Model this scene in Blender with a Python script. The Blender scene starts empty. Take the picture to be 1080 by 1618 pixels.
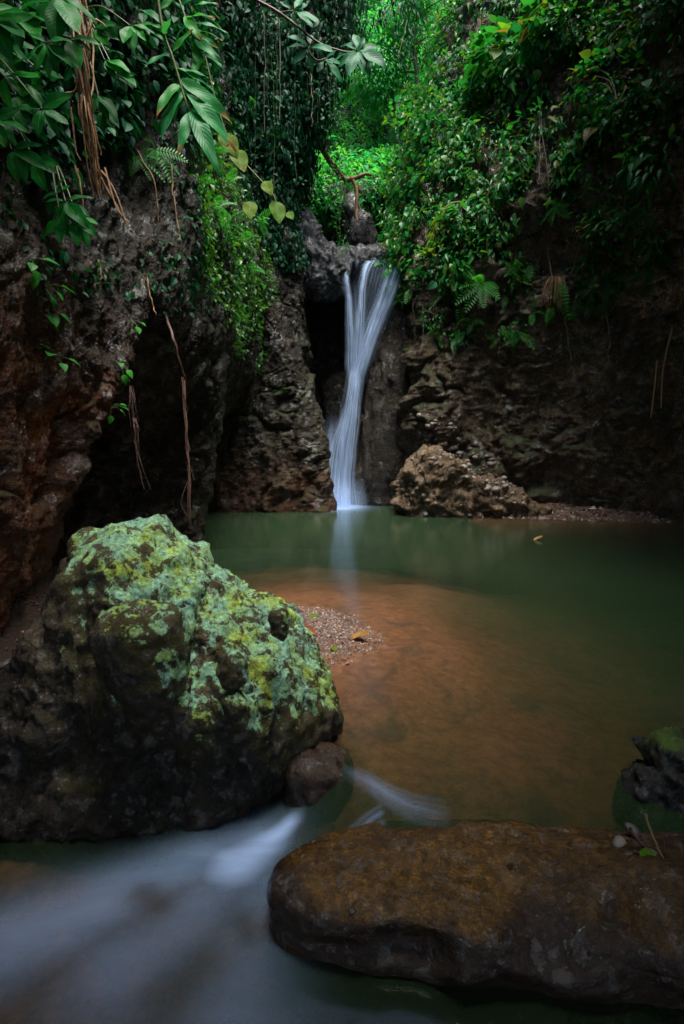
import bpy, bmesh, math, random
import numpy as np
from mathutils import Vector, Matrix

random.seed(11)
rng = np.random.default_rng(11)
SC = bpy.context.scene
COL = SC.collection
R = math.radians

# ------------------------------------------------------------------ camera
F, PITCH, CAMZ = 900.0, math.atan(109 / 900.0), 1.5
cam_d = bpy.data.cameras.new('camera')
cam = bpy.data.objects.new('camera', cam_d)
COL.objects.link(cam)
cam.location = (0, 0, CAMZ)
cam.rotation_euler = (math.pi / 2 - PITCH, 0, 0)
cam_d.sensor_fit = 'VERTICAL'
cam_d.sensor_height = 36
cam_d.lens = 36 * F / 1618
cam_d.clip_start = 0.05
cam_d.clip_end = 500
SC.camera = cam

# ------------------------------------------------------------------ sky and sun
SUN_EL, SUN_AZ = R(75), R(160)            # azimuth measured from +Y towards +X
world = bpy.data.worlds.new('World')
SC.world = world
world.use_nodes = True
wn, wl = world.node_tree.nodes, world.node_tree.links
wn.clear()
sky = wn.new('ShaderNodeTexSky')
sky.sky_type = 'NISHITA'
sky.sun_disc = False
sky.sun_elevation = SUN_EL
sky.sun_rotation = SUN_AZ
sky.air_density = 1.0
sky.dust_density = 2.0
bg = wn.new('ShaderNodeBackground')
bg.inputs['Strength'].default_value = 0.11
wo = wn.new('ShaderNodeOutputWorld')
wl.new(sky.outputs[0], bg.inputs[0])
wl.new(bg.outputs[0], wo.inputs[0])
sun_d = bpy.data.lights.new('sun', 'SUN')
sun_d.energy = 3.4
sun_d.angle = R(38)
sun_d.color = (1.0, 0.96, 0.88)
sun = bpy.data.objects.new('sun', sun_d)
COL.objects.link(sun)
sdir = Vector((math.sin(SUN_AZ) * math.cos(SUN_EL), math.cos(SUN_AZ) * math.cos(SUN_EL), math.sin(SUN_EL)))
sun.rotation_euler = sdir.to_track_quat('Z', 'Y').to_euler()
sun.location = sdir * 40

SC.view_settings.view_transform = 'Standard'
SC.view_settings.look = 'None'
SC.view_settings.exposure = 1.72
SC.view_settings.gamma = 1
SC.view_settings.use_curve_mapping = False
SC.render.engine = 'CYCLES'
SC.cycles.max_bounces = 6
SC.cycles.diffuse_bounces = 3
SC.cycles.glossy_bounces = 3
SC.cycles.transmission_bounces = 4
SC.cycles.transparent_max_bounces = 16
SC.cycles.caustics_reflective = False
SC.cycles.caustics_refractive = False
SC.cycles.sample_clamp_indirect = 4.0
SC.cycles.use_denoising = True
SC.cycles.denoising_prefilter = 'ACCURATE'

# ------------------------------------------------------------------ maths helpers
CP, SP = math.cos(PITCH), math.sin(PITCH)


def ray(px, py):
    dx, dy = (px - 540) / F, (809 - py) / F
    return Vector((dx, CP + dy * SP, -SP + dy * CP))


def P(px, py, Y):
    """the point of the place seen at a photo position, at distance Y ahead"""
    d = ray(px, py)
    return Vector((0, 0, CAMZ)) + d * (Y / d.y)


def W(px, py, z=0.0):
    """the point seen at a photo position on the level z"""
    d = ray(px, py)
    return Vector((0, 0, CAMZ)) + d * ((z - CAMZ) / d.z)


def _hash(ix, iy, iz, seed):
    with np.errstate(over='ignore'):
        n = (ix.astype(np.uint32) * np.uint32(374761393) + iy.astype(np.uint32) * np.uint32(668265263)
             + iz.astype(np.uint32) * np.uint32(2246822519) + np.uint32(seed * 3266489917 & 0xffffffff))
        n = (n ^ (n >> np.uint32(13))) * np.uint32(1274126177)
        n = (n ^ (n >> np.uint32(16))) * np.uint32(2654435761)
        n = n ^ (n >> np.uint32(15))
    return n.astype(np.float64) / 4294967295.0


def vnoise(p, seed=0):
    f = np.floor(p)
    t = p - f
    i = f.astype(np.int64)
    u = t * t * t * (t * (t * 6 - 15) + 10)
    out = 0
    for dx in (0, 1):
        wx = u[:, 0] if dx else 1 - u[:, 0]
        for dy in (0, 1):
            wy = u[:, 1] if dy else 1 - u[:, 1]
            for dz in (0, 1):
                wz = u[:, 2] if dz else 1 - u[:, 2]
                out = out + wx * wy * wz * _hash(i[:, 0] + dx, i[:, 1] + dy, i[:, 2] + dz, seed)
    return out * 2 - 1


def fbm(p, octaves=4, seed=0, gain=0.5):
    a, s, out = 1.0, 0.0, 0
    q = np.array(p, dtype=np.float64)
    for k in range(octaves):
        out = out + a * vnoise(q, seed + k * 17)
        s += a
        a *= gain
        q = q * 2.03 + 11.7
    return out / s * 1.6


def ridged(p, octaves=4, seed=0):
    a, s, out = 1.0, 0.0, 0
    q = np.array(p, dtype=np.float64)
    for k in range(octaves):
        out = out + a * (1 - 2 * np.abs(vnoise(q, seed + k * 13)))
        s += a
        a *= 0.5
        q = q * 2.1 + 5.3
    return out / s


def worley(p, seed=0):
    i = np.floor(p).astype(np.int64)
    f1 = np.full(len(p), 9.0)
    f2 = np.full(len(p), 9.0)
    cid = np.zeros(len(p))
    for dx in (-1, 0, 1):
        for dy in (-1, 0, 1):
            for dz in (-1, 0, 1):
                cx, cy, cz = i[:, 0] + dx, i[:, 1] + dy, i[:, 2] + dz
                d = np.sqrt((cx + _hash(cx, cy, cz, seed) - p[:, 0]) ** 2 + (cy + _hash(cx, cy, cz, seed + 1) - p[:, 1]) ** 2
                            + (cz + _hash(cx, cy, cz, seed + 2) - p[:, 2]) ** 2)
                near = d < f1
                f2 = np.where(near, f1, np.minimum(f2, d))
                cid = np.where(near, _hash(cx, cy, cz, seed + 3), cid)
                f1 = np.where(near, d, f1)
    return f1, f2, cid


def sstep(a, b, x):
    t = np.clip((x - a) / (b - a), 0, 1)
    return t * t * (3 - 2 * t)


# ------------------------------------------------------------------ mesh helpers
def make_mesh(name, V, faces, smooth=True, attrs=None, uv=None):
    """faces: list of int arrays (each n x 3 or n x 4)"""
    me = bpy.data.meshes.new(name)
    V = np.asarray(V, dtype=np.float32)
    me.vertices.add(len(V))
    me.vertices.foreach_set('co', V.ravel())
    faces = [np.asarray(f, dtype=np.int32) for f in (faces if isinstance(faces, list) else [faces]) if len(f)]
    nl = sum(f.size for f in faces)
    npoly = sum(len(f) for f in faces)
    me.loops.add(nl)
    me.polygons.add(npoly)
    loops = np.concatenate([f.ravel() for f in faces])
    counts = np.concatenate([np.full(len(f), f.shape[1], dtype=np.int32) for f in faces])
    starts = np.concatenate([[0], np.cumsum(counts)[:-1]]).astype(np.int32)
    me.loops.foreach_set('vertex_index', loops)
    me.polygons.foreach_set('loop_start', starts)
    me.update(calc_edges=True)
    me.polygons.foreach_set('use_smooth', np.full(npoly, smooth, dtype=bool))
    for k, a in (attrs or {}).items():
        at = me.attributes.new(k, 'FLOAT', 'POINT')
        at.data.foreach_set('value', np.asarray(a, dtype=np.float32))
    if uv is not None:
        l = me.uv_layers.new(name='UVMap')
        l.data.foreach_set('uv', np.asarray(uv, dtype=np.float32)[loops].ravel())
    me.validate()
    return me


def link(name, me, mat=None, parent=None, loc=None):
    o = bpy.data.objects.new(name, me)
    COL.objects.link(o)
    if mat is not None and me is not None and not me.materials:
        me.materials.append(mat)
    if loc is not None:
        o.location = loc
    if parent is not None:
        o.parent = parent
    return o


def tag(o, label, cat, group=None):
    o['label'] = label
    o['category'] = cat
    if group:
        o['group'] = group
    return o


def thing(name, label, cat, loc=(0, 0, 0), group=None):
    o = bpy.data.objects.new(name, None)
    COL.objects.link(o)
    o.location = loc
    o.empty_display_size = 0.1
    return tag(o, label, cat, group)


def struct(name, me, mat):
    o = link(name, me, mat)
    o['kind'] = 'structure'
    return o


def stuff(name, me, mat, parent=None):
    o = link(name, me, mat, parent)
    o['kind'] = 'stuff'
    return o


def grid_faces(nu, nv):
    a = np.arange(nu * nv).reshape(nu, nv)
    return np.stack([a[:-1, :-1], a[1:, :-1], a[1:, 1:], a[:-1, 1:]], -1).reshape(-1, 4)


def _cr(c, t):
    """Catmull-Rom along axis 0 of c at parameters t"""
    n = len(c)
    i = np.clip(np.floor(t).astype(int), 0, n - 2)
    u = (t - i).reshape(-1, *([1] * (c.ndim - 1)))
    p0, p1, p2, p3 = c[np.maximum(i - 1, 0)], c[i], c[i + 1], c[np.minimum(i + 2, n - 1)]
    return 0.5 * (2 * p1 + (p2 - p0) * u + (2 * p0 - 5 * p1 + 4 * p2 - p3) * u ** 2 + (3 * p1 - p0 - 3 * p2 + p3) * u ** 3)


def _params(c, px):
    """parameters along axis 0 so that steps are about px thousandths of the distance to the camera"""
    out = [0.0]
    for k in range(len(c) - 1):
        d = np.linalg.norm(c[k + 1] - c[k], axis=-1)
        dist = np.linalg.norm((c[k + 1] + c[k]) / 2 - np.array([0, 0, 1.5]), axis=-1)
        n = int(np.clip(np.ceil(np.max(d / np.maximum(dist, 2.0)) / px), 2, 400))
        out += list(k + (np.arange(n) + 1) / n)
    return np.array(out)


def loft(ctrl, px, flip=False):
    c = np.asarray(ctrl, dtype=np.float64)
    tu, tv = _params(c, px), _params(np.swapaxes(c, 0, 1), px)
    g = _cr(c, tu)
    g = np.swapaxes(_cr(np.swapaxes(g, 0, 1), tv), 0, 1)
    return g, normals(g, flip)


def normals(g, flip=False):
    du, dv = np.gradient(g, axis=0), np.gradient(g, axis=1)
    n = np.cross(du, dv)
    n /= np.linalg.norm(n, axis=-1, keepdims=True) + 1e-9
    return -n if flip else n


def rock_disp(p, big=0.30, mid=0.12, cob=0.04, fine=0.02, block=0.10, seed=0, cobf=5.0, zs=0.8):
    """height of a conglomerate rock face: folds, blocks with recessed joints, embedded stones, grain"""
    q = p * np.array([1, 1, zs])
    d = big * fbm(q * 0.55, 3, seed)
    ff = cobf / 5.0
    r = ridged(q * 1.3 * ff + 3.1, 6, seed + 5)
    d = d + mid * r + mid * .5 * np.abs(fbm(q * 2.6 * ff, 5, seed + 6, .62))
    if block:
        w = p + 0.30 / ff * np.stack([fbm(p * 1.3 * ff, 3, seed + 40), fbm(p * 1.3 * ff + 9, 3, seed + 41), fbm(p * 1.3 * ff + 5, 3, seed + 42)], -1)
        f1, f2, cid = worley(w * np.array([1.0, 1.0, zs]) * ff, seed + 8)
        d = d + block * (cid - 0.5) * 1.8 * sstep(0, .12, f2 - f1) - block * .35 * np.exp(-((f2 - f1) / 0.03) ** 2)
        f1, f2, cid = worley(w * np.array([2.7, 2.7, 2.6 * zs]) * ff, seed + 9)
        d = d + block * .35 * (cid - 0.5) * 1.8 * sstep(0, .15, f2 - f1)
    if cob:
        m = sstep(-.1, .45, fbm(p * .9 * ff, 3, seed + 20))
        f1, f2, cid = worley(p * cobf, seed + 21)
        rr = 0.22 + 0.25 * cid
        d = d + m * cob * np.sqrt(np.clip(1 - (f1 / rr) ** 2, 0, 1)) * (cid > 0.6) * (0.4 + cid)
    d = d + fine * fbm(q * 6.0 * ff, 5, seed + 31, 0.75)
    return d


def patch(name, ctrl, px, mat, flip=False, disp=None, attrs=None, seed=0):
    g, n = loft(ctrl, px, flip)
    nu, nv = g.shape[:2]
    p = g.reshape(-1, 3)
    h = rock_disp(p, seed=seed, **(disp or {}))
    p2 = p + n.reshape(-1, 3) * h[:, None]
    g2 = p2.reshape(nu, nv, 3)
    n2 = normals(g2, flip)
    f = grid_faces(nu, nv)
    if flip:
        f = f[:, ::-1]
    me = make_mesh(name, p2, f, attrs=attrs(p2, n2.reshape(-1, 3)) if attrs else None)
    o = struct(name, me, mat)
    return o, p2, n2.reshape(-1, 3)


_ICO = {}


def ico(sub):
    if sub not in _ICO:
        bm = bmesh.new()
        bmesh.ops.create_icosphere(bm, subdivisions=sub, radius=1.0)
        v = np.array([x.co[:] for x in bm.verts])
        f = np.array([[x.index for x in q.verts] for q in bm.faces])
        bm.free()
        _ICO[sub] = (v / np.linalg.norm(v, axis=1, keepdims=True), f)
    return _ICO[sub]


def vert_normals(V, Fc):
    fn = np.cross(V[Fc[:, 1]] - V[Fc[:, 0]], V[Fc[:, 2]] - V[Fc[:, 0]])
    n = np.zeros_like(V)
    for k in range(3):
        for c in range(3):
            n[:, c] += np.bincount(Fc[:, k], fn[:, c], len(V))
    return n / (np.linalg.norm(n, axis=1, keepdims=True) + 1e-12)


def radial(poly, centre, ang):
    q = np.asarray(poly, dtype=np.float64)
    m = len(q)
    t = np.linspace(0, m, 1440, endpoint=False)
    i = t.astype(int)
    pts = q[i] + (q[(i + 1) % m] - q[i]) * (t - i)[:, None] - centre
    a, r = np.arctan2(pts[:, 1], pts[:, 0]), np.hypot(pts[:, 0], pts[:, 1])
    o = np.argsort(a)
    a, r = a[o], r[o]
    a3, r3 = np.concatenate([a - 2 * np.pi, a, a + 2 * np.pi]), np.concatenate([r, r, r])
    out = 0
    for k in range(-4, 5):
        out = out + np.interp(ang + k * 0.02, a3, r3)
    return out / 9


def blob_side(poly_px, D, thick, sub=6, box=0.75, back=None):
    """rock seen from the side: its outline stands upright at distance D; thick is half its depth"""
    pts = np.array([[P(x, y, D).x, P(x, y, D).z] for x, y in poly_px])
    c = np.array([(pts[:, 0].min() + pts[:, 0].max()) / 2, (pts[:, 1].min() + pts[:, 1].max()) / 2])
    s, f = ico(sub)
    ang = np.arctan2(s[:, 2], s[:, 0])
    rad = np.hypot(s[:, 0], s[:, 2]) ** box
    r = radial(pts, c, ang) * rad
    V = np.stack([c[0] + r * np.cos(ang), D + np.sign(s[:, 1]) * np.abs(s[:, 1]) ** box * np.where(s[:, 1] < 0, thick, back or thick),
                  c[1] + r * np.sin(ang)], -1)
    return V, f


def blob_plan(poly, z0, up, down, sub=6, box=0.6):
    """rock by its outline seen from above"""
    pts = np.asarray(poly, dtype=np.float64)
    c = np.array([(pts[:, 0].min() + pts[:, 0].max()) / 2, (pts[:, 1].min() + pts[:, 1].max()) / 2])
    s, f = ico(sub)
    ang = np.arctan2(s[:, 1], s[:, 0])
    rad = np.hypot(s[:, 0], s[:, 1]) ** box
    r = radial(pts, c, ang) * rad
    V = np.stack([c[0] + r * np.cos(ang), c[1] + r * np.sin(ang), z0 + np.sign(s[:, 2]) * np.abs(s[:, 2]) ** box * np.where(s[:, 2] > 0, up, down)], -1)
    return V, f


def lump(V, f, c, rad, amt):
    """push the surface near the point c out (or in) by amt"""
    n = vert_normals(V, f)
    d = np.linalg.norm((V - np.asarray(c)) / np.asarray(rad), axis=1)
    return V + n * (amt * np.exp(-d * d))[:, None]


def tube(pts, r0, r1=None, n=6):
    pts = np.asarray([list(p) for p in pts], dtype=np.float64)
    r1 = r0 if r1 is None else r1
    m = len(pts)
    t = np.gradient(pts, axis=0)
    t /= np.linalg.norm(t, axis=1, keepdims=True) + 1e-9
    ref = np.array([0.31, 0.83, 0.46])
    a = np.cross(t, ref)
    a /= np.linalg.norm(a, axis=1, keepdims=True) + 1e-9
    b = np.cross(t, a)
    rr = np.linspace(r0, r1, m)
    ang = np.linspace(0, 2 * np.pi, n, endpoint=False)
    V = pts[:, None] + rr[:, None, None] * (np.cos(ang)[None, :, None] * a[:, None] + np.sin(ang)[None, :, None] * b[:, None])
    idx = np.arange(m * n).reshape(m, n)
    j = np.roll(idx, -1, axis=1)
    f = np.stack([idx[:-1], j[:-1], j[1:], idx[1:]], -1).reshape(-1, 4)
    return V.reshape(-1, 3), f


def curve_pts(ctrl, n=16, wob=0.0):
    c = np.asarray([list(p) for p in ctrl], dtype=np.float64)
    if len(c) == 2:
        c = np.stack([c[0], (c[0] + c[1]) / 2, c[1]])
    p = _cr(c, np.linspace(0, len(c) - 1, n))
    if wob:
        s = random.random() * 50
        q = np.stack([np.arange(n) * 0.45 + s, np.full(n, s), np.full(n, 0.5)], -1)
        p[:, 0] += wob * vnoise(q, 3)
        p[:, 1] += wob * vnoise(q + 7, 4)
    return p


class Acc:
    """collects shapes into ONE mesh"""

    def __init__(s):
        s.v, s.q, s.t, s.n = [], [], [], 0

    def add(s, V, f):
        f = np.asarray(f)
        s.v.append(np.asarray(V))
        (s.q if f.shape[1] == 4 else s.t).append(f + s.n)
        s.n += len(V)

    def mesh(s, name, smooth=True):
        fs = []
        if s.q:
            fs.append(np.concatenate(s.q))
        if s.t:
            fs.append(np.concatenate(s.t))
        return make_mesh(name, np.concatenate(s.v), fs, smooth)


# ------------------------------------------------------------------ materials
class NT:
    def __init__(s, name):
        s.m = bpy.data.materials.new(name)
        s.m.use_nodes = True
        s.t = s.m.node_tree
        s.t.nodes.clear()
        s.out = s.t.nodes.new('ShaderNodeOutputMaterial')

    def n(s, kind, **kw):
        x = s.t.nodes.new('ShaderNode' + kind)
        for k, v in kw.items():
            if k.startswith('i_'):
                key = k[2:]
                x.inputs[int(key) if key.isdigit() else key.replace('_', ' ')].default_value = v
            else:
                setattr(x, k, v)
        return x

    def l(s, a, b):
        s.t.links.new(a, b)

    def noise(s, vec, scale, detail=4, rough=0.55, dist=0.0):
        x = s.n('TexNoise', i_Scale=scale, i_Detail=detail, i_Roughness=rough, i_Distortion=dist)
        s.l(vec, x.inputs['Vector'])
        return x.outputs[0]

    def ramp(s, fac, stops, interp='LINEAR'):
        x = s.n('ValToRGB')
        x.color_ramp.interpolation = interp
        e = x.color_ramp.elements
        while len(e) < len(stops):
            e.new(0.5)
        for k, (p, c) in enumerate(stops):
            e[k].position = p
            e[k].color = (*c, 1) if not isinstance(c, (int, float)) else (c, c, c, 1)
        s.l(fac, x.inputs[0])
        return x.outputs[0]

    def mix(s, fac, a, b, mode='MIX'):
        x = s.n('Mix', data_type='RGBA', blend_type=mode)
        for v, i in ((fac, 0), (a, 6), (b, 7)):
            if hasattr(v, 'links'):
                s.l(v, x.inputs[i])
            else:
                x.inputs[i].default_value = v if i == 0 else (*v, 1)
        return x.outputs[2]

    def math(s, op, a, b=None, clamp=False):
        x = s.n('Math', operation=op, use_clamp=clamp)
        for i, v in enumerate((a, b)):
            if v is None:
                continue
            if hasattr(v, 'links'):
                s.l(v, x.inputs[i])
            else:
                x.inputs[i].default_value = v
        return x.outputs[0]

    def attr(s, name):
        return s.n('Attribute', attribute_name=name).outputs['Fac']

    def bump(s, h, strength, dist, prev=None):
        x = s.n('Bump', i_Strength=strength, i_Distance=dist)
        s.l(h, x.inputs['Height'])
        if prev is not None:
            s.l(prev, x.inputs['Normal'])
        return x.outputs[0]

    def obj_coords(s):
        return s.n('TexCoord').outputs['Object']

    def done(s, shader):
        s.l(shader, s.out.inputs['Surface'])
        return s.m


def rock_mat(name, cols, scale=1.0, stain=None, stain_col=None, wet=(0.15, 0.6), wet_at=(0.4, 0.62), bump=0.6, moss=None, moss_amt=0.5, pale=None,
             lichen=False, grain=1.0, spec=0.28, coat=1.0, hard=False):
    m = NT(name)
    oc = m.obj_coords()
    n1 = m.noise(oc, 0.9 * scale, 5, 0.6, 0.4)
    n2 = m.noise(oc, 6.0 * scale, 6, 0.65)
    n3 = m.noise(oc, 38.0 * scale, 4, 0.7)
    n4 = m.noise(oc, 15.0 * scale, 5, 0.7, 0.6)
    c = m.ramp(m.math('ADD', m.math('MULTIPLY', n1, 0.55), m.math('MULTIPLY', n2, 0.45)), [(0.30, cols[0]), (0.47, cols[1]), (0.60, cols[2]), (0.72, cols[3])])
    vo = m.n('TexVoronoi', feature='F1', i_Scale=9.0 * scale, i_Randomness=1.0)
    m.l(oc, vo.inputs['Vector'])
    vcol = m.ramp(vo.outputs['Color'], [(0.0, 0.55), (0.55, 0.95), (0.9, 1.3), (1.0, 1.9)])
    c = m.mix(0.75, c, vcol, 'MULTIPLY')
    c = m.mix(0.85, c, m.ramp(n3, [(0.3, 0.35), (0.5, 1.0), (0.7, 1.9)]), 'MULTIPLY')
    c = m.mix(0.85, c, m.ramp(n4, [(0.33, 0.35), (0.5, 1.0), (0.67, 1.9)]), 'MULTIPLY')
    if pale is not None:      # pale pebbles and mineral flecks in the matrix
        v2 = m.n('TexVoronoi', feature='F1', i_Scale=26.0 * scale, i_Randomness=1.0)
        m.l(oc, v2.inputs['Vector'])
        sel = m.math('GREATER_THAN', m.n('SeparateColor').outputs[0], 0.0)
        sc = m.n('SeparateColor')
        m.l(v2.outputs['Color'], sc.inputs[0])
        sel = m.math('MULTIPLY', m.math('GREATER_THAN', sc.outputs[0], 0.86), m.math('LESS_THAN', v2.outputs['Distance'], 0.42))
        c = m.mix(m.math('MULTIPLY', sel, 0.8), c, pale)
    if stain_col is not None:
        sn = m.attr(stain)
        if not hard:
            sn = m.math('MULTIPLY', sn, m.ramp(m.noise(oc, 2.2, 5, 0.65), [(0.38, 0.15), (0.62, 1.0)]))
        c = m.mix(m.math('MULTIPLY', sn, 0.85), c, m.mix(0.7, stain_col, m.ramp(n3, [(0.2, 0.4), (0.8, 1.7)]), 'MULTIPLY'))
    ro = m.ramp(m.math('ADD', m.math('MULTIPLY', m.noise(oc, 1.7, 4, 0.6), 0.6), m.math('MULTIPLY', n2, 0.4)), [(wet_at[0], wet[0]), (wet_at[1], wet[1])])
    b = m.bump(n2, min(1, bump * 1.2), 0.16 / scale)
    b = m.bump(vo.outputs['Distance'], -bump * 0.5, 0.03 / scale, b)
    b = m.bump(n4, min(1, bump * grain * 1.5), 0.09 / scale, b)
    b = m.bump(n3, min(1, bump * grain * 1.3), 0.05 / scale, b)
    if moss is not None:
        geo = m.n('NewGeometry')
        sx = m.n('SeparateXYZ')
        m.l(geo.outputs['Normal'], sx.inputs[0])
        up = m.ramp(m.math('ADD', m.math('MULTIPLY', sx.outputs[2], 0.35), m.noise(oc, 2.6, 6, 0.7)), [(0.60, 0.0), (0.78, 1.0)])
        c = m.mix(m.math('MULTIPLY', up, moss_amt), c, m.mix(n3, moss, tuple(x * 2.2 for x in moss)))
        ro = m.mix(m.math('MULTIPLY', up, moss_amt), ro, (0.8, 0.8, 0.8))
    if lichen:
        la = m.attr('lichen')
        ln = m.math('ADD', m.math('MULTIPLY', m.noise(oc, 12.0, 7, 0.68, 0.5), 0.74), m.math('MULTIPLY', m.noise(oc, 55, 6, 0.75), 0.26))
        ls = m.math('ADD', m.math('MULTIPLY', la, 0.30), ln)
        mask = m.ramp(ls, [(0.755, 0.0), (0.79, 1.0)])
        lcol = m.ramp(m.noise(oc, 5.5, 6, 0.7, 0.8), [(0.34, (0.28, 0.56, 0.43)), (0.45, (0.38, 0.68, 0.42)), (0.54, (0.42, 0.68, 0.26)), (0.60, (0.48, 0.64, 0.10)), (0.70, (0.20, 0.24, 0.03))])
        lcol = m.mix(0.9, lcol, m.ramp(m.noise(oc, 48, 7, 0.8), [(0.34, 0.16), (0.5, 1.05), (0.66, 1.9)]), 'MULTIPLY')
        olive = m.ramp(m.math('ADD', m.math('MULTIPLY', la, 0.35), m.noise(oc, 3.2, 5, 0.65)), [(0.60, 0.0), (0.72, 1.0)])
        c = m.mix(m.math('MULTIPLY', olive, 0.5), c, m.mix(n3, (0.03, 0.03, 0.006), (0.15, 0.12, 0.02)))
        c = m.mix(mask, c, lcol)
        ro = m.mix(mask, ro, (0.85, 0.85, 0.85))
        b = m.bump(m.math('MULTIPLY', mask, m.noise(oc, 60, 5, 0.75)), 1.0, 0.03, b)
    pr = m.n('BsdfPrincipled')
    pr.inputs['Specular IOR Level'].default_value = spec
    m.l(c, pr.inputs['Base Color'])
    m.l(ro, pr.inputs['Roughness'])
    m.l(b, pr.inputs['Normal'])
    # a film of water that breaks up over the grain
    film = m.ramp(m.noise(oc, 4.5 * min(scale, 3.0), 6, 0.7), [(0.53, 0.0), (0.58, 1.0)])
    film = m.math('MULTIPLY', film, coat)
    if lichen:
        film = m.math('MULTIPLY', film, m.math('SUBTRACT', 1.0, mask))
    m.l(film, pr.inputs['Coat Weight'])
    pr.inputs['Coat Roughness'].default_value = 0.06
    m.l(m.bump(n4, 0.7, 0.06 / scale), pr.inputs['Coat Normal'])
    return m.done(pr.outputs[0])


def leaf_mat(name, cols, rough=0.32, trans=0.35, by='ISLAND', veins=False, spec=0.5, tipcol=None):
    m = NT(name)
    if by == 'ISLAND':
        rnd = m.n('NewGeometry').outputs['Random Per Island']
    else:
        rnd = m.n('ObjectInfo').outputs['Random']
    st = [(k / (len(cols) - 1), c) for k, c in enumerate(cols)]
    c = m.ramp(rnd, st)
    pr = m.n('BsdfPrincipled', i_Roughness=rough)
    pr.inputs['Specular IOR Level'].default_value = spec
    if veins:
        uv = m.n('TexCoord').outputs['UV']
        sx = m.n('SeparateXYZ')
        m.l(uv, sx.inputs[0])
        au = m.math('ABSOLUTE', m.math('SUBTRACT', sx.outputs[0], 0.5))
        rib = m.math('SUBTRACT', 1.0, m.math('MULTIPLY', au, 22.0), clamp=True)
        w = m.math('SINE', m.math('MULTIPLY', m.math('SUBTRACT', sx.outputs[1], m.math('MULTIPLY', au, 0.45)), 75.0))
        vein = m.math('MULTIPLY', m.math('SUBTRACT', w, 0.86, clamp=True), 3.0)
        c = m.mix(m.math('MULTIPLY', m.math('MAXIMUM', rib, vein), 0.45), c, m.mix(0.5, c, (0.25, 0.45, 0.10)))
        blot = m.noise(m.n('TexCoord').outputs['Object'], 6, 4, 0.6)
        c = m.mix(0.6, c, m.ramp(blot, [(0.3, 0.55), (0.7, 1.35)]), 'MULTIPLY')
        if tipcol is not None:
            tm = m.ramp(m.math('ADD', sx.outputs[1], m.math('MULTIPLY', m.math('SUBTRACT', blot, 0.5), 0.5)), [(0.80, 0.0), (0.9, 1.0)])
            sel = m.math('GREATER_THAN', rnd, 0.45)
            c = m.mix(m.math('MULTIPLY', tm, sel), c, tipcol)
        m.l(m.bump(m.math('ADD', m.math('MULTIPLY', w, .5), m.math('MULTIPLY', rib, -2.0)), 0.10, 0.01), pr.inputs['Normal'])
    m.l(c, pr.inputs['Base Color'])
    tr = m.n('BsdfTranslucent')
    m.l(m.mix(1.0, c, (1.6, 1.5, 0.6), 'MULTIPLY'), tr.inputs[0])
    mx = m.n('MixShader', i_Fac=trans)
    m.l(pr.outputs[0], mx.inputs[1])
    m.l(tr.outputs[0], mx.inputs[2])
    return m.done(mx.outputs[0])


def plain_mat(name, ca, cb, scale=8, rough=0.6, bump=0.4, per_object=False):
    m = NT(name)
    oc = m.obj_coords()
    n = m.noise(oc, scale, 6, 0.65)
    c = m.mix(n, ca, cb)
    if per_object:
        c = m.mix(1.0, c, m.ramp(m.n('ObjectInfo').outputs['Random'], [(0, 0.55), (1, 1.5)]), 'MULTIPLY')
    pr = m.n('BsdfPrincipled', i_Roughness=rough)
    m.l(c, pr.inputs['Base Color'])
    m.l(m.bump(n, bump, 0.02), pr.inputs['Normal'])
    return m.done(pr.outputs[0])


GREY = [(0.004, 0.003, 0.002), (0.017, 0.0125, 0.007), (0.038, 0.028, 0.016), (0.11, 0.085, 0.055)]
BROWN = [(0.014, 0.009, 0.005), (0.056, 0.036, 0.018), (0.115, 0.076, 0.041), (0.22, 0.16, 0.10)]
M_CLIFF_L = rock_mat('wet_grey_rock', GREY, stain='stain', stain_col=(0.13, 0.036, 0.006), wet=(0.16, 0.55), moss=(0.020, 0.035, 0.008), moss_amt=0.5)
M_CLIFF_R = rock_mat('brown_conglomerate', BROWN, stain='stain', stain_col=(0.17, 0.115, 0.07), wet=(0.25, 0.7), moss=(0.012, 0.035, 0.010), moss_amt=0.6, pale=(0.24, 0.22, 0.19))
M_FIN = rock_mat('streaked_wet_rock', GREY, wet=(0.14, 0.5), scale=1.2)
M_LEDGE = rock_mat('lightened_wet_rock', [(0.03, 0.03, 0.032), (0.09, 0.09, 0.095), (0.19, 0.19, 0.20), (0.34, 0.34, 0.36)], wet=(0.08, 0.25), scale=1.8, bump=1.0, coat=1.0)  # base colours lightened to paint in the sky's reflection on wet rock
M_OUT = rock_mat('buff_conglomerate', [(0.04, 0.026, 0.013), (0.13, 0.082, 0.042), (0.20, 0.135, 0.075), (0.30, 0.23, 0.15)], wet=(0.35, 0.8), scale=1.3, pale=(0.34, 0.31, 0.27))
M_BOULDER = rock_mat('lichen_rock', [(0.012, 0.009, 0.006), (0.042, 0.033, 0.021), (0.09, 0.068, 0.040), (0.17, 0.14, 0.095)], scale=3.0, wet=(0.16, 0.7), wet_at=(0.38, 0.52), lichen=True, stain='wetfoot', hard=True, stain_col=(0.010, 0.007, 0.005))
M_FLAT = rock_mat('wet_brown_rock', [(0.022, 0.011, 0.003), (0.062, 0.029, 0.006), (0.10, 0.050, 0.009), (0.13, 0.072, 0.02)], scale=3.2, stain='dark', hard=True, stain_col=(0.016, 0.010, 0.008), wet=(0.12, 0.34), bump=0.28, coat=1.0)  # on the flat boulder the stain is wetness plus painted shade
M_DARK = rock_mat('black_wet_rock', [(0.006, 0.006, 0.007), (0.018, 0.017, 0.018), (0.04, 0.038, 0.036), (0.08, 0.07, 0.06)], scale=3.0, wet=(0.15, 0.5), stain='moss', stain_col=(0.08, 0.15, 0.01))
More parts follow.
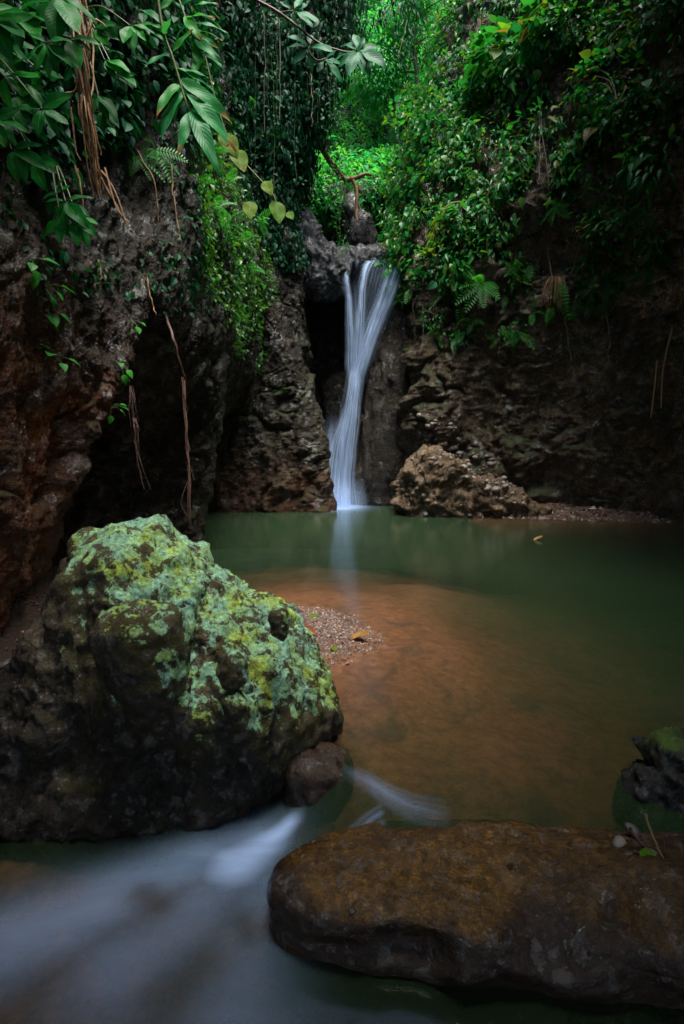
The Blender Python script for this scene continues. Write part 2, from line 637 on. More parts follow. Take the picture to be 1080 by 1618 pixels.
M_STONE = plain_mat('river_stone', (0.07, 0.06, 0.05), (0.24, 0.21, 0.18), 14, 0.5, 0.3, True)
M_DSTONE = plain_mat('dark_river_stone', (0.02, 0.018, 0.018), (0.07, 0.06, 0.06), 14, 0.35, 0.3, True)
M_ROOT = plain_mat('root_bark', (0.16, 0.075, 0.03), (0.36, 0.20, 0.09), 25, 0.6, 0.5, True)
M_DROOT = plain_mat('dark_root_bark', (0.05, 0.022, 0.016), (0.14, 0.07, 0.05), 30, 0.55, 0.5, True)
M_TWIG = plain_mat('grey_twig', (0.07, 0.055, 0.04), (0.20, 0.17, 0.13), 25, 0.7, 0.4, True)
M_STEM = plain_mat('green_stem', (0.03, 0.06, 0.01), (0.11, 0.14, 0.03), 12, 0.45, 0.2)
M_BAMBOO = plain_mat('dry_bamboo', (0.16, 0.08, 0.03), (0.32, 0.19, 0.08), 20, 0.5, 0.2)
M_DEAD = leaf_mat('dead_leaf', [(0.22, 0.05, 0.015), (0.32, 0.10, 0.03), (0.30, 0.16, 0.04)], 0.5, 0.15, 'OBJECT', True)
M_YLEAF = leaf_mat('yellowing_leaf', [(0.06, 0.15, 0.008), (0.12, 0.19, 0.012), (0.08, 0.16, 0.010)], 0.55, 0.4, 'OBJECT', True, spec=.12, tipcol=(0.35, 0.22, 0.05))
M_BROAD = leaf_mat('glossy_broad_leaf', [(0.003, 0.085, 0.014), (0.006, 0.14, 0.020), (0.016, 0.21, 0.018)], 0.42, 0.3, 'OBJECT', True, spec=.12)
M_FROND = leaf_mat('ginger_leaf', [(0.012, 0.15, 0.045), (0.018, 0.20, 0.055), (0.035, 0.22, 0.030)], 0.36, 0.35, 'OBJECT', True, spec=.12, tipcol=(0.30, 0.15, 0.05))
M_PALELEAF = leaf_mat('pale_rosette_leaf', [(0.012, 0.11, 0.050), (0.022, 0.15, 0.070), (0.035, 0.19, 0.08)], 0.45, 0.3, 'OBJECT', True, spec=.15)
M_SLOPE = leaf_mat('slope_leaf', [(0.006, 0.085, 0.022), (0.010, 0.15, 0.028), (0.030, 0.23, 0.024), (0.008, 0.12, 0.050), (0.015, 0.17, 0.022), (0.11, 0.25, 0.015), (0.006, 0.10, 0.035), (0.020, 0.20, 0.040), (0.012, 0.13, 0.02), (0.16, 0.10, 0.02)], 0.42, 0.4, spec=.32)
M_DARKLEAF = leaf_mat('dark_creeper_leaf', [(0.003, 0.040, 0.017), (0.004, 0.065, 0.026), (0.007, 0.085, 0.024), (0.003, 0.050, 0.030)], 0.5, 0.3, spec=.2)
M_BRIGHT = leaf_mat('bright_tree_leaf', [(0.014, 0.24, 0.08), (0.028, 0.34, 0.11), (0.11, 0.40, 0.045), (0.022, 0.29, 0.14), (0.06, 0.38, 0.07)], 0.45, 0.5, spec=.3)
M_FERN = leaf_mat('fern_leaf', [(0.020, 0.20, 0.025), (0.045, 0.26, 0.028), (0.030, 0.23, 0.045)], 0.45, 0.4, spec=.3)
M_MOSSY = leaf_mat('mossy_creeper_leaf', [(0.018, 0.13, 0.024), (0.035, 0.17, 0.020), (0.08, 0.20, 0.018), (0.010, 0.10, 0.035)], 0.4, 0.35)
# ------------------------------------------------------------------ terrain: the two cliffs, the chasm behind the falls
LV = [-0.8, 0.3, 1.0, 1.7, 2.3, 3.0, 4.0, 5.2, 6.8, 8.5, 10.0, 13.0, 16.0]


def net(knots, levels):
    out = []
    for k in knots:
        zs = sorted(k)
        out.append([[np.interp(z, zs, [k[q][0] for q in zs]), np.interp(z, zs, [k[q][1] for q in zs]), z] for z in levels])
    return np.array(out)


LEFT = [
    {-.8: (-3.2, -5), 3: (-3.0, -5), 16: (-4.2, -5)},
    {-.8: (-2.9, 0), 3: (-2.6, 0), 8: (-3.0, 0), 16: (-2.9, 0)},
    {-.8: (-2.75, 2.6), 3: (-2.5, 2.6), 8: (-2.9, 2.6), 16: (-2.8, 2.6)},
    {-.8: (-2.75, 4.3), .3: (-2.6, 4.4), 1.0: (-2.35, 4.6), 2.3: (-2.3, 4.7), 4: (-2.5, 4.7), 16: (-2.6, 4.7)},
    {-.8: (-3.5, 5.2), .3: (-3.2, 5.3), 1.0: (-2.75, 5.3), 1.7: (-2.15, 5.2), 2.3: (-1.98, 5.4), 3.0: (-2.1, 5.5), 5: (-2.3, 5.5), 16: (-2.4, 5.5)},
    {-.8: (-3.9, 6.3), .3: (-3.8, 6.3), 1.7: (-3.4, 6.3), 2.3: (-2.5, 6.3), 3.0: (-1.85, 6.4), 4: (-1.95, 6.5), 6: (-2.1, 6.6), 16: (-2.3, 6.6)},
    {-.8: (-3.2, 7.5), .3: (-3.1, 7.5), 1.7: (-2.7, 7.4), 2.3: (-2.15, 7.4), 3.0: (-1.85, 7.5), 4: (-1.9, 7.6), 6: (-2.2, 7.8), 16: (-2.2, 7.8)},
    {-.8: (-2.2, 8.2), .3: (-2.1, 8.2), 1.7: (-1.98, 8.2), 2.3: (-1.95, 8.3), 3.0: (-1.9, 8.4), 4: (-1.9, 8.6), 6: (-2.2, 8.8), 16: (-2.2, 8.8)},
    {-.8: (-3.0, 8.9), .3: (-2.9, 9.0), 1.7: (-2.5, 9.1), 3.0: (-1.95, 9.3), 4: (-1.9, 9.4), 6: (-2.1, 9.5), 16: (-2.2, 9.5)},
    {-.8: (-3.6, 10.4), .3: (-3.5, 10.4), 1.7: (-2.9, 10.6), 3.0: (-2.1, 10.6), 5: (-1.95, 10.6), 7: (-2.1, 10.6), 16: (-2.4, 10.6)},
    {-.8: (-3.4, 12.0), .3: (-3.35, 12.0), 1.7: (-2.7, 12.0), 3.0: (-2.0, 11.9), 5: (-1.8, 11.7), 8: (-1.7, 11.7), 16: (-1.7, 11.7)},
    {-.8: (-2.5, 12.35), .3: (-2.45, 12.4), 1.7: (-2.2, 12.45), 3.0: (-1.95, 12.4), 5: (-1.75, 12.35), 8: (-1.5, 12.3), 10: (-1.2, 12.3), 16: (-.9, 12.3)},
    {-.8: (-1.3, 12.4), .3: (-1.3, 12.45), 1.7: (-1.35, 12.5), 3.0: (-1.35, 12.55), 5: (-1.4, 12.6), 8: (-1.2, 12.5), 9.5: (-.5, 12.4), 16: (-.2, 12.4)},
    {-.8: (-.22, 12.5), .3: (-.27, 12.55), 1.0: (-.42, 12.6), 1.7: (-.55, 12.7), 3.0: (-.85, 12.8), 5.2: (-1.05, 12.9), 6.8: (-1.1, 13.1), 8.3: (-.75, 13.0), 9.3: (-.15, 12.8), 10: (0.02, 12.8), 16: (.1, 12.8)},
    {-.8: (-.32, 13.4), 1.0: (-.6, 13.4), 3.0: (-.95, 13.6), 5.2: (-1.15, 13.8), 6.8: (-1.25, 14), 8.3: (-1.0, 13.9), 9.3: (-.4, 13.8), 16: (-.2, 13.8)},
    {-.8: (-.9, 15), 3.0: (-1.1, 15.2), 5.2: (-1.3, 15.2), 7: (-1.6, 15.2), 9: (-1.3, 15.2), 16: (-1.0, 15.2)},
    {-.8: (-1.4, 17.5), 3.0: (-1.6, 17.5), 7: (-2.2, 17.5), 9: (-2.4, 17.5), 16: (-2.6, 17.5)},
]


def attr_left(p, n):
    s = sstep(7.2, 4.6, p[:, 1]) * sstep(3.2, 1.6, p[:, 2] + 0.25 * (p[:, 1] - 5)) * 0.95
    s = np.maximum(s, sstep(1.8, 0.3, p[:, 2]) * sstep(9, 12, p[:, 1]) * 0.55)
    return {'stain': s}


cliff_left, CL_P, CL_N = patch('left_cliff', net(LEFT, LV), 0.0038, M_CLIFF_L, disp=dict(big=.22, mid=.13, cob=.04, fine=.05, block=.12, zs=.5), attrs=attr_left, seed=3)

RIGHT = [
    {-.8: (.9, 16.5), 5: (.9, 16.3), 16: (3.4, 20)},
    {-.8: (1.35, 14.9), 5: (1.4, 14.6), 6.5: (1.6, 14.9), 8: (2.0, 15.8), 10: (2.6, 17.0), 16: (3.8, 19.5)},
    {-.8: (1.7, 13.35), 2: (1.72, 13.3), 5: (1.75, 13.2), 6.5: (1.95, 13.5), 8: (2.3, 14.2), 10: (2.7, 15.2), 16: (3.9, 17.5)},
    {-.8: (2.9, 12.85), 2: (2.9, 12.9), 5: (2.85, 12.75), 6.2: (2.9, 12.9), 8: (3.2, 13.4), 10: (3.5, 14.1), 16: (4.6, 16)},
    {-.8: (4.2, 12.4), 2: (4.2, 12.5), 5: (4.15, 12.35), 6.2: (4.15, 12.2), 8: (4.3, 12.5), 10: (4.4, 12.6), 16: (5, 13.8)},
    {-.8: (5.7, 11.9), 2: (5.7, 11.9), 5: (5.6, 11.6), 7: (5.5, 11.2), 9: (5.4, 11.1), 16: (5.6, 11.8)},
    {-.8: (6.7, 10.8), 2: (6.7, 10.8), 5: (6.5, 10.4), 8: (6.2, 9.9), 16: (6.2, 10)},
    {-.8: (6.8, 9.2), 5: (6.6, 9), 8: (6.2, 8.6), 16: (6.2, 8.6)},
    {-.8: (6.4, 6.5), 5: (6.2, 6.3), 16: (6.0, 6)},
    {-.8: (5.4, 3), 5: (5.2, 3), 16: (5.2, 3)},
    {-.8: (4.8, -5), 5: (4.8, -5), 16: (5, -5)},
]


def attr_right(p, n):
    s = sstep(1.9, .4, p[:, 2] + (p[:, 0] - 2) * 0.55) * sstep(12, 12.6, p[:, 1])
    return {'stain': np.clip(s, 0, 1)}


cliff_right, CR_P, CR_N = patch('right_cliff', net(RIGHT, LV), 0.0042, M_CLIFF_R, disp=dict(big=.28, mid=.20, cob=.06, fine=.05, block=.20), attrs=attr_right, seed=9)

XS0 = np.array([-1.9, -1.2, -.5, .2, .8, 1.4, 2.2])
XS1 = np.array([-12., -6, -2.5, 0, 2.8, 7, 13])
back = []
for i in range(7):
    col = []
    for y, z, k in ((16.5, -.8, 0), (16.4, 1.5, 0), (16.0, 2.8, 0), (16.4, 3.4, 0), (16.4, 4.8, 0), (15.8, 5.5, 0), (15.25, 5.95, 0), (15.5, 6.22, 0), (17.2, 6.25, .05), (18.9, 6.3, .1),
                    (19.3, 7.2, .1), (18.6, 8.1, .12), (17.6, 8.5, .14), (18.0, 9.3, .2), (20.5, 11.4, .45), (25, 18, .8), (32, 30, 1.0), (42, 47, 1.2)):
        col.append([XS0[i] * (1 - k) + XS1[i] * k, y, z])
    back.append(col)
gorge_back, GB_P, GB_N = patch('chasm_cliff', back, 0.006, M_FIN, disp=dict(big=.18, mid=.16, cob=.03, fine=.03, block=.08), seed=15)

# ------------------------------------------------------------------ rock by rock


def finish_rock(name, V, f, mat, disp, seed, loc=None, kind=None, attrs=None, parent=None):
    n = vert_normals(V, f)
    V = V + n * rock_disp(V, seed=seed, **disp)[:, None]
    n = vert_normals(V, f)
    at = attrs(V, n) if attrs else None
    if loc is None:
        loc = Vector(((V[:, 0].min() + V[:, 0].max()) / 2, (V[:, 1].min() + V[:, 1].max()) / 2, V[:, 2].min()))
    me = make_mesh(name, V - np.array(loc), f, attrs=at)
    o = link(name, me, mat, parent, loc)
    if kind:
        o['kind'] = kind
    return o, V, n


V, f = blob_side([(655, 380), (638, 408), (622, 450), (600, 520), (584, 590), (572, 660), (562, 740), (560, 830), (655, 835), (662, 740), (655, 640), (662, 540), (690, 430), (690, 385)], 14.3, .75, 6, .8)
finish_rock('rock_buttress', V, f, M_FIN, dict(big=.12, mid=.12, cob=.03, fine=.05, block=.08, zs=.35), 33, kind='structure')

V, f = blob_side([(446, 342), (462, 330), (482, 350), (505, 384), (535, 408), (548, 428), (540, 456), (505, 464), (475, 458), (455, 430)], 13.9, .6, 6, .75)
finish_rock('rock_ledge', V, f, M_LEDGE, dict(big=.08, mid=.14, cob=.03, fine=.07, block=.06, zs=.35, cobf=9), 35, kind='structure')
V, f = blob_side([(528, 410), (556, 402), (600, 398), (642, 400), (660, 425), (600, 440), (556, 440), (532, 432)], 14.7, .75, 6, .75)
finish_rock('waterfall_ledge', V, f, M_LEDGE, dict(big=.06, mid=.12, cob=.03, fine=.05, block=.05, zs=.35, cobf=9), 39, kind='structure')

V, f = blob_side([(508, 610), (524, 588), (544, 586), (556, 600), (560, 650), (556, 720), (530, 720), (512, 690), (504, 650)], 15.4, .55, 5, .8)
o, _, _ = finish_rock('boulder', V, f, M_FIN, dict(big=.1, mid=.08, cob=.03, fine=.03, block=.05), 36)
tag(o, 'dark wet rock jutting out beside the middle of the waterfall', 'rock')

V, f = blob_side([(542, 320), (556, 306), (572, 330), (590, 350), (598, 385), (592, 405), (560, 408), (545, 395)], 16.2, .5, 5, .8)
o, _, _ = finish_rock('boulder', V, f, M_DARK, dict(big=.1, mid=.08, cob=.02, fine=.03, block=.05), 37, attrs=lambda p, n: {'moss': sstep(.3, .9, n[:, 2]) * .4})
tag(o, 'black rock perched above the lip of the waterfall', 'rock')

# buff outcrop of cemented gravel at the foot of the right cliff
V, f = blob_side([(655, 722), (640, 742), (632, 775), (628, 812), (660, 830), (720, 838), (780, 844), (840, 850), (880, 846), (845, 812), (806, 784), (768, 760), (735, 742), (705, 726), (680, 715)], 12.3, .75, 7, .62)
outcrop_root = thing('rock_outcrop', 'buff outcrop of cemented gravel jutting into the pool below the right cliff', 'rock', (2.2, 12.3, -.2))
OL = np.array([2.2, 12.3, -.2])
V = V + vert_normals(V, f) * rock_disp(V, .12, .17, .05, .05, .14, 41, 8.0)[:, None]
OUT_V, OUT_N = V, vert_normals(V, f)
link('rock_body', make_mesh('rock_body', V - OL, f), M_OUT, outcrop_root)
cob = []
for k in range(6):
    s, cf = ico(2)
    q = s * np.array([1, .75 + .1 * (k % 3), .6 + .07 * (k % 4)])
    q = q * (1 + .22 * vnoise(s * 1.6 + k * 9, 50 + k) + .08 * vnoise(s * 4 + k, 60))[:, None]
    cob.append(make_mesh('cobble', q, cf))
    cob[-1].materials.append(M_STONE)
dcob = []
for k in range(6):
    me = cob[k].copy()
    me.materials.clear()
    me.materials.append(M_DSTONE)
    dcob.append(me)


def stone(name, mesh, loc, size, parent=None, flat=1.0):
    o = bpy.data.objects.new(name, mesh)
    COL.objects.link(o)
    o.parent = parent
    o.location = loc
    o.scale = (size, size, size * flat)
    o.rotation_euler = (random.uniform(-.4, .4), random.uniform(-.4, .4), random.uniform(0, 6.3))
    return o


front = np.where((OUT_N[:, 1] < 0.1) & (OUT_V[:, 2] > 0.02))[0]
pick = rng.choice(front, 150, replace=False)
for i in pick:
    s = float(rng.choice([.035, .05, .06, .08, .11], p=[.3, .3, .2, .13, .07]))
    stone('cobble', cob[rng.integers(6)], OUT_V[i] - OL - OUT_N[i] * s * .3, s, outcrop_root)
# stones set in the cliff above the outcrop
sel = np.where((CR_P[:, 0] > 1.7) & (CR_P[:, 0] < 3.4) & (CR_P[:, 2] > .9) & (CR_P[:, 2] < 2.6) & (CR_P[:, 1] < 13.6) & (CR_P[:, 2] < 3.6 - CR_P[:, 0] * .7))[0]
for i in rng.choice(sel, 80, replace=False):
    s = float(rng.choice([.035, .05, .07, .10], p=[.35, .3, .25, .10]))
    stone('cobble', cob[rng.integers(6)], CR_P[i] - CR_N[i] * s * .2, s, cliff_right)

# ------------------------------------------------------------------ stream bed, banks and water (heights as functions of the plan)
SA, SB = np.array([0.0, 2.87]), np.array([.24, 2.14])


def downstream(x, y):
    d = SB - SA
    d = d / np.linalg.norm(d)
    nrm = np.array([d[1], -d[0]])            # towards the lower basin, left and near
    s1 = (x - SA[0]) * nrm[0] + (y - SA[1]) * nrm[1]
    s2 = (1.96 - y) * 2.0
    return np.maximum(s1, s2)


def water_z(x, y):
    return -0.22 * sstep(0.0, 0.50, downstream(x, y)) - 0.04 * sstep(.5, 1.5, downstream(x, y))


def spit_e(x, y):
    a = np.arctan2(y - 4.35, x + .62)
    return np.sqrt(((x + .62) / np.where(x > 0.1, .86 + .10 * np.clip(x - .1, 0, 3), .86)) ** 2 + ((y - 4.35) / np.where(y > 4.35, .72 + .08 * np.clip(y - 4.9, 0, 3), .72)) ** 2) + .06 * np.sin(3 * a + 1) + .04 * np.sin(7 * a) + .65 * fbm(np.stack([x, y, 0 * x], -1) * .8, 4, 74) * np.clip(np.hypot(x + .62, y - 4.35) - .8, 0, 1)


def bed_z(x, y):
    p = np.stack([x, y, np.zeros_like(x)], -1)
    n = fbm(p * 1.1, 4, 71)
    e = spit_e(x, y)
    spit = np.where(e < 1, .07 * (1 - e), -.065 * (e - 1) - .030 * np.clip(e - 1.6, 0, 9) ** 2)
    spit = spit - .10 * np.clip(x - .9, 0, 3) * (e > 1)
    leftb = (-1.62 - x + .12 * n) * .55 - .02
    leftb = np.where(y > 5.4, leftb - (y - 5.4) * .5, leftb)
    leftb = leftb - np.clip(2.95 - y, 0, 2) * 1.2
    rb = (y - (11.75 - .33 * np.clip(x - 3.2, -9, 9)) + .2 * n) * .16
    rb = np.where(x < 2.6, rb - (2.6 - x) * 1.0, rb)
    z = np.maximum(np.maximum(np.maximum(spit, np.minimum(leftb, .35)), np.minimum(rb, .28)), -1.15 + .1 * n)
    s = downstream(x, y)
    shoal = -.07 - .25 * ((x - .05) ** 2 + (y - 2.75) ** 2)
    z = np.where(x > -1.2, np.maximum(z, shoal), z)
    low = -.40 + .07 * n
    k = sstep(-.1, .45, s) * sstep(-2.8, -2.3, x)
    z = z * (1 - k) + low * k
    return z + .012 * fbm(p * 5, 3, 72)


def axis(lo, hi, c, px, smin):
    out = [c]
    v = c
    while v < hi:
        v += max(smin, px * abs(v))
        out.append(v)
    v = c
    while v > lo:
        v -= max(smin, px * abs(v))
        out.insert(0, v)
    return np.array(out)


AX, AY = axis(-4.5, 8.5, 0.0, .008, .012), axis(-3.0, 17.0, 1.0, .006, .012)
GX, GY = np.meshgrid(AX, AY, indexing='ij')
gx, gy = GX.ravel(), GY.ravel()
bz, wz = bed_z(gx, gy), water_z(gx, gy)
gf = grid_faces(len(AX), len(AY))
litter = sstep(-1.4, -1.9, gx) * sstep(6, 5, gy)

m = NT('stream_bed_gravel')
oc = m.obj_coords()
n1, n2, n3 = m.noise(oc, 2.0, 5, .6), m.noise(oc, 16, 6, .7), m.noise(oc, 90, 3, .7)
c = m.ramp(n2, [(.3, (.07, .026, .011)), (.5, (.15, .060, .024)), (.65, (.20, .085, .036)), (.8, (.26, .14, .075))])
c = m.mix(.7, c, m.ramp(n3, [(.25, .5), (.75, 1.6)]), 'MULTIPLY')
dk = m.ramp(m.noise(oc, 1.4, 7, .72, 1.5), [(.52, 0.0), (.60, 1.0)])
c = m.mix(m.math('MULTIPLY', dk, .55), c, (.035, .024, .016))
c = m.mix(m.math('MULTIPLY', m.attr('litter'), .95), c, m.mix(n2, (.010, .006, .004), (.06, .026, .011)))
pr = m.n('BsdfPrincipled', i_Roughness=.6)
m.l(c, pr.inputs['Base Color'])
m.l(m.bump(n3, .6, .02, m.bump(n2, .5, .04)), pr.inputs['Normal'])
M_BED = m.done(pr.outputs[0])
struct('stream_bed', make_mesh('stream_bed', np.stack([gx, gy, bz], -1), gf, attrs={'litter': litter}), M_BED)


def seg_field(pts, width, w1=None):
    """soft ridge along a path on the water, in metres"""
    out = np.zeros(len(gx))
    w1 = w1 or width
    for k in range(len(pts) - 1):
        a, b = np.array(pts[k][:2]), np.array(pts[k + 1][:2])
        d = b - a
        t = np.clip(((gx - a[0]) * d[0] + (gy - a[1]) * d[1]) / (d @ d), 0, 1)
        dist = np.hypot(gx - a[0] - t * d[0], gy - a[1] - t * d[1])
        ww = width + (w1 - width) * (k + t) / (len(pts) - 1)
        out = np.maximum(out, np.exp(-(dist / ww) ** 2))
    return out


WP = lambda pts, z: [W(x, y, z) for x, y in pts]
foam = 0.66 * seg_field(WP([(455, 1288), (420, 1308), (370, 1338)], -.15), .05, .13)
foam = np.maximum(foam, .30 * seg_field(WP([(400, 1325), (320, 1350), (230, 1385), (120, 1430), (20, 1470)], -.22), .15, .21))
foam = np.maximum(foam, .20 * seg_field(WP([(380, 1345), (300, 1430), (200, 1520)], -.22), .22, .25))
foam = np.maximum(foam, .18 * seg_field(WP([(420, 1400), (380, 1500), (360, 1600)], -.22), .16, .2))
foam = foam * (1 - .65 * seg_field(WP([(225, 1405), (250, 1425)], -.22), .07)) * (1 - .6 * seg_field(WP([(385, 1455), (395, 1475)], -.22), .06)) * (1 - .45 * seg_field(WP([(330, 1520), (250, 1560)], -.22), .09))
for off, wd, am in ((0, .022, .20), (-9, .012, .14), (8, .018, .12), (-17, .016, .08), (17, .026, .08)):
    foam = np.maximum(foam, am * seg_field(WP([(535, 1205 + off * .3), (578, 1230 + off * .6), (612, 1254 + off * .8), (650, 1274 + off), (700, 1286 + off * 1.2)], 0), wd * .45, wd * 1.3) * sstep(.56, .12, gx) * sstep(-.04, .16, gx) * 1.25)
for off, wd, am in ((0, .022, .20), (14, .028, .14), (-10, .016, .10)):
    foam = np.maximum(foam, am * seg_field(WP([(600, 1292 + off), (540, 1310 + off), (500, 1332 + off), (465, 1354 + off)], -.03), wd * .7, wd * 1.3))
fx = P(538, 798, 13.7).x
foam = np.maximum(foam, .85 * np.exp(-(((gx - fx) / .55) ** 2 + ((gy - 13.6) / .85) ** 2) ** 1.1))
depth = np.maximum(wz - bz, 0)

m = NT('stream_water')
oc = m.obj_coords()
dep, fo = m.attr('depth'), m.attr('foam')
turb = m.noise(oc, .7, 4, .6, .6)
T = m.math('POWER', 2.718, m.math('MULTIPLY', dep, -3.7), clamp=True)
tr = m.n('BsdfTransparent')
tr.inputs[0].default_value = (.92, .90, .82, 1)
mk = m.n('BsdfDiffuse')
m.l(m.mix(turb, (.011, .029, .013), (.019, .037, .014)), mk.inputs[0])
mx = m.n('MixShader')
m.l(T, mx.inputs[0])
m.l(mk.outputs[0], mx.inputs[1])
m.l(tr.outputs[0], mx.inputs[2])
fd = m.n('BsdfDiffuse')
fd.inputs[0].default_value = (.40, .56, .90, 1)  # blue of the sky's reflection painted into the foam colour
fn = m.n('Mapping')
fn.inputs['Rotation'].default_value = (0, 0, R(-28))
fn.inputs['Scale'].default_value = (1.4, 4.5, 1)
m.l(oc, fn.inputs['Vector'])
fs = m.math('MULTIPLY', fo, m.ramp(m.noise(fn.outputs[0], 2.2, 4, .6, .4), [(.25, .75), (.7, 1.08)]), clamp=True)
mx2 = m.n('MixShader')
m.l(fs, mx2.inputs[0])
m.l(mx.outputs[0], mx2.inputs[1])
m.l(fd.outputs[0], mx2.inputs[2])
gl = m.n('BsdfGlossy', i_Roughness=.16)
gl.inputs[0].default_value = (1, 1, 1, 1)
fr = m.n('Fresnel', i_IOR=1.33)
b = m.bump(m.noise(oc, 3.0, 2, .5), .05, .05)
m.l(b, gl.inputs['Normal'])
mx3 = m.n('MixShader')
m.l(m.math('MULTIPLY', fr.outputs[0], m.math('SUBTRACT', 1.0, m.math('MULTIPLY', fo, .8))), mx3.inputs[0])
m.l(mx2.outputs[0], mx3.inputs[1])
m.l(gl.outputs[0], mx3.inputs[2])
M_WATER = m.done(mx3.outputs[0])
Vw = np.stack([gx, gy, wz], -1)
mid = gf.mean(axis=1)
fs_s = downstream(gx, gy)[gf].mean(axis=1)
for nm, sel in (('pool_water', fs_s < 0.0), ('stream_water', fs_s >= 0.0)):
    ff = gf[sel]
    u, inv = np.unique(ff, return_inverse=True)
    struct(nm, make_mesh(nm, Vw[u], inv.reshape(-1, 4), attrs={'depth': depth[u], 'foam': foam[u]}), M_WATER)

# ------------------------------------------------------------------ the big rocks in front
# lichen boulder
BD = 2.95
V, f = blob_side([(158, 838), (172, 826), (195, 820), (218, 817), (240, 834), (290, 874), (345, 914), (400, 956), (450, 985), (474, 1008), (512, 1060), (534, 1105), (532, 1150), (508, 1195), (490, 1240),
                  (455, 1290), (400, 1345), (330, 1380), (240, 1400), (120, 1400), (0, 1400), (-40, 1330), (-50, 1240), (-25, 1150), (12, 1085), (48, 1035), (80, 980), (108, 930), (122, 892), (138, 862)], BD, .62, 7, .9)


def wp(px, py, D):
    return np.array(P(px, py, D))


V = lump(V, f, wp(400, 1020, 2.45), (.40, .5, .35), .05)
V = lump(V, f, wp(120, 1180, 2.45), (.25, .5, .4), -.09)
V = lump(V, f, wp(250, 1210, 2.4), (.40, .5, .14), -.10)
V = lump(V, f, wp(430, 1260, 2.5), (.3, .5, .2), -.06)
V = lump(V, f, wp(296, 1000, 2.4), (.028, .5, .26), -.075)
V = lump(V, f, wp(330, 1060, 2.4), (.05, .5, .16), -.03)
V = lump(V, f, wp(130, 1000, 2.5), (.13, .5, .35), -.05)
V = lump(V, f, wp(360, 1120, 2.35), (.12, .5, .10), .04)
V = lump(V, f, wp(455, 975, 2.6), (.06, .3, .07), .03)
BLOC = np.array([-.75, 2.95, -.35])
V = V + vert_normals(V, f) * rock_disp(V, .03, .045, .014, .020, .030, 52, 14.0)[:, None]
n = vert_normals(V, f)


def boulder_attr(p, n):
    # lichen grows on the upper right side and dies out towards the wet foot
    up = .55 * n[:, 2] + .42 * n[:, 0] - .12 * n[:, 1]
    h = p[:, 2] - .10 * fbm(p * 3, 3, 90)
    a = sstep(-.25, .50, up) * sstep(.06 - .34 * (p[:, 0] + .75), .46 - .34 * (p[:, 0] + .75), h)
    a = a + .35 * sstep(.75, .95, h) * sstep(-.2, .3, up)
    a = a * sstep(-1.62, -1.05, p[:, 0] + .35 * (p[:, 2] - .7) - .15 * fbm(p * 4, 3, 91))
    return np.clip(a, 0, 1)


boulder = thing('boulder', 'big grey boulder with green lichen on its upper side, left of the outflow', 'boulder', BLOC)
link('boulder_body', make_mesh('boulder_body', V - BLOC, f, attrs={'lichen': boulder_attr(V, n), 'wetfoot': sstep(.42, .12, V[:, 2] + .12 * fbm(V * 3, 4, 97) + .22 * (V[:, 0] + .8)) * .88}), M_BOULDER, boulder)
# the rounded stones set in its face
for (poly, D, th, sd) in (([(150, 1000), (165, 970), (200, 955), (250, 955), (288, 965), (294, 1010), (292, 1070), (280, 1110), (245, 1128), (215, 1125), (185, 1085), (158, 1040)], 2.37, .13, 5),
                          ([(345, 1060), (362, 1030), (385, 1035), (392, 1070), (375, 1090), (352, 1085)], 2.35, .05, 6),
                          ([(150, 1150), (185, 1125), (215, 1140), (215, 1170), (180, 1180)], 2.42, .05, 7),
                          ([(428, 970), (450, 962), (456, 985), (448, 1010), (432, 1000)], 2.50, .05, 8),
                          ([(355, 1105), (375, 1095), (388, 1110), (380, 1130), (360, 1130)], 2.32, .04, 9)):
    v, cf = blob_side(poly, D, th, 5 if th > .1 else 4, .85)
    v = v + vert_normals(v, cf) * rock_disp(v, .015, .02, .006, .007, .008, 60 + sd, 16)[:, None]
    nn = vert_normals(v, cf)
    o = link('cobble', make_mesh('cobble', v - BLOC, cf, attrs={'lichen': np.clip(boulder_attr(v, nn) * .8 + .1, 0, 1)}), M_BOULDER, boulder)

# flat wet boulder, lower right
ring = [(-.27, 1.88), (-.20, 2.0), (-.06, 2.11), (.25, 2.23), (.62, 2.18), (1.0, 2.11), (1.7, 2.05), (1.95, 1.75), (1.6, 1.5), (1.15, 1.52), (.75, 1.58), (.35, 1.60), (.05, 1.66), (-.17, 1.77)]
ring = [(a - .035, b - .03 if b < 1.8 else b) for a, b in ring]
V, f = blob_plan(ring, -.20, .215, .3, 7, .42)
V[:, 1] += .07 * sstep(-.08, -.26, V[:, 2]) * sstep(1.8, 1.6, V[:, 1])
def dent(V, c, rad, vec):
    d = np.linalg.norm((V - np.asarray(c)) / np.asarray(rad), axis=1)
    return V + np.exp(-d * d)[:, None] * np.asarray(vec)


for c, rad, vec in ((wp(645, 1520, 1.58), (.16, .14, .060), (0, .10, -.02)), (wp(865, 1470, 1.64), (.13, .16, .07), (0, .05, -.075)), (wp(975, 1450, 1.66), (.06, .08, .05), (0, .04, -.06)),
                    (wp(520, 1520, 1.64), (.10, .10, .045), (.02, .05, -.01)), (wp(725, 1555, 1.56), (.09, .12, .07), (0, -.05, 0)), (wp(1045, 1400, 1.74), (.20, .14, .09), (0, 0, .06)),
                    (wp(830, 1425, 1.80), (.08, .07, .08), (0, 0, -.018)), (wp(640, 1345, 2.0), (.30, .10, .1), (0, 0, .022)), (wp(575, 1570, 1.60), (.09, .1, .04), (0, -.045, .01)),
                    (wp(930, 1570, 1.56), (.16, .12, .07), (0, -.05, 0)), (wp(560, 1455, 1.72), (.14, .06, .06), (0, -.02, .016)), (wp(755, 1475, 1.66), (.07, .06, .06), (0, -.02, .018)),
                    (wp(1000, 1520, 1.6), (.10, .1, .08), (0, .06, 0)), (wp(450, 1430, 1.9), (.08, .10, .08), (.02, 0, -.02))):
    V = dent(V, c, rad, vec)


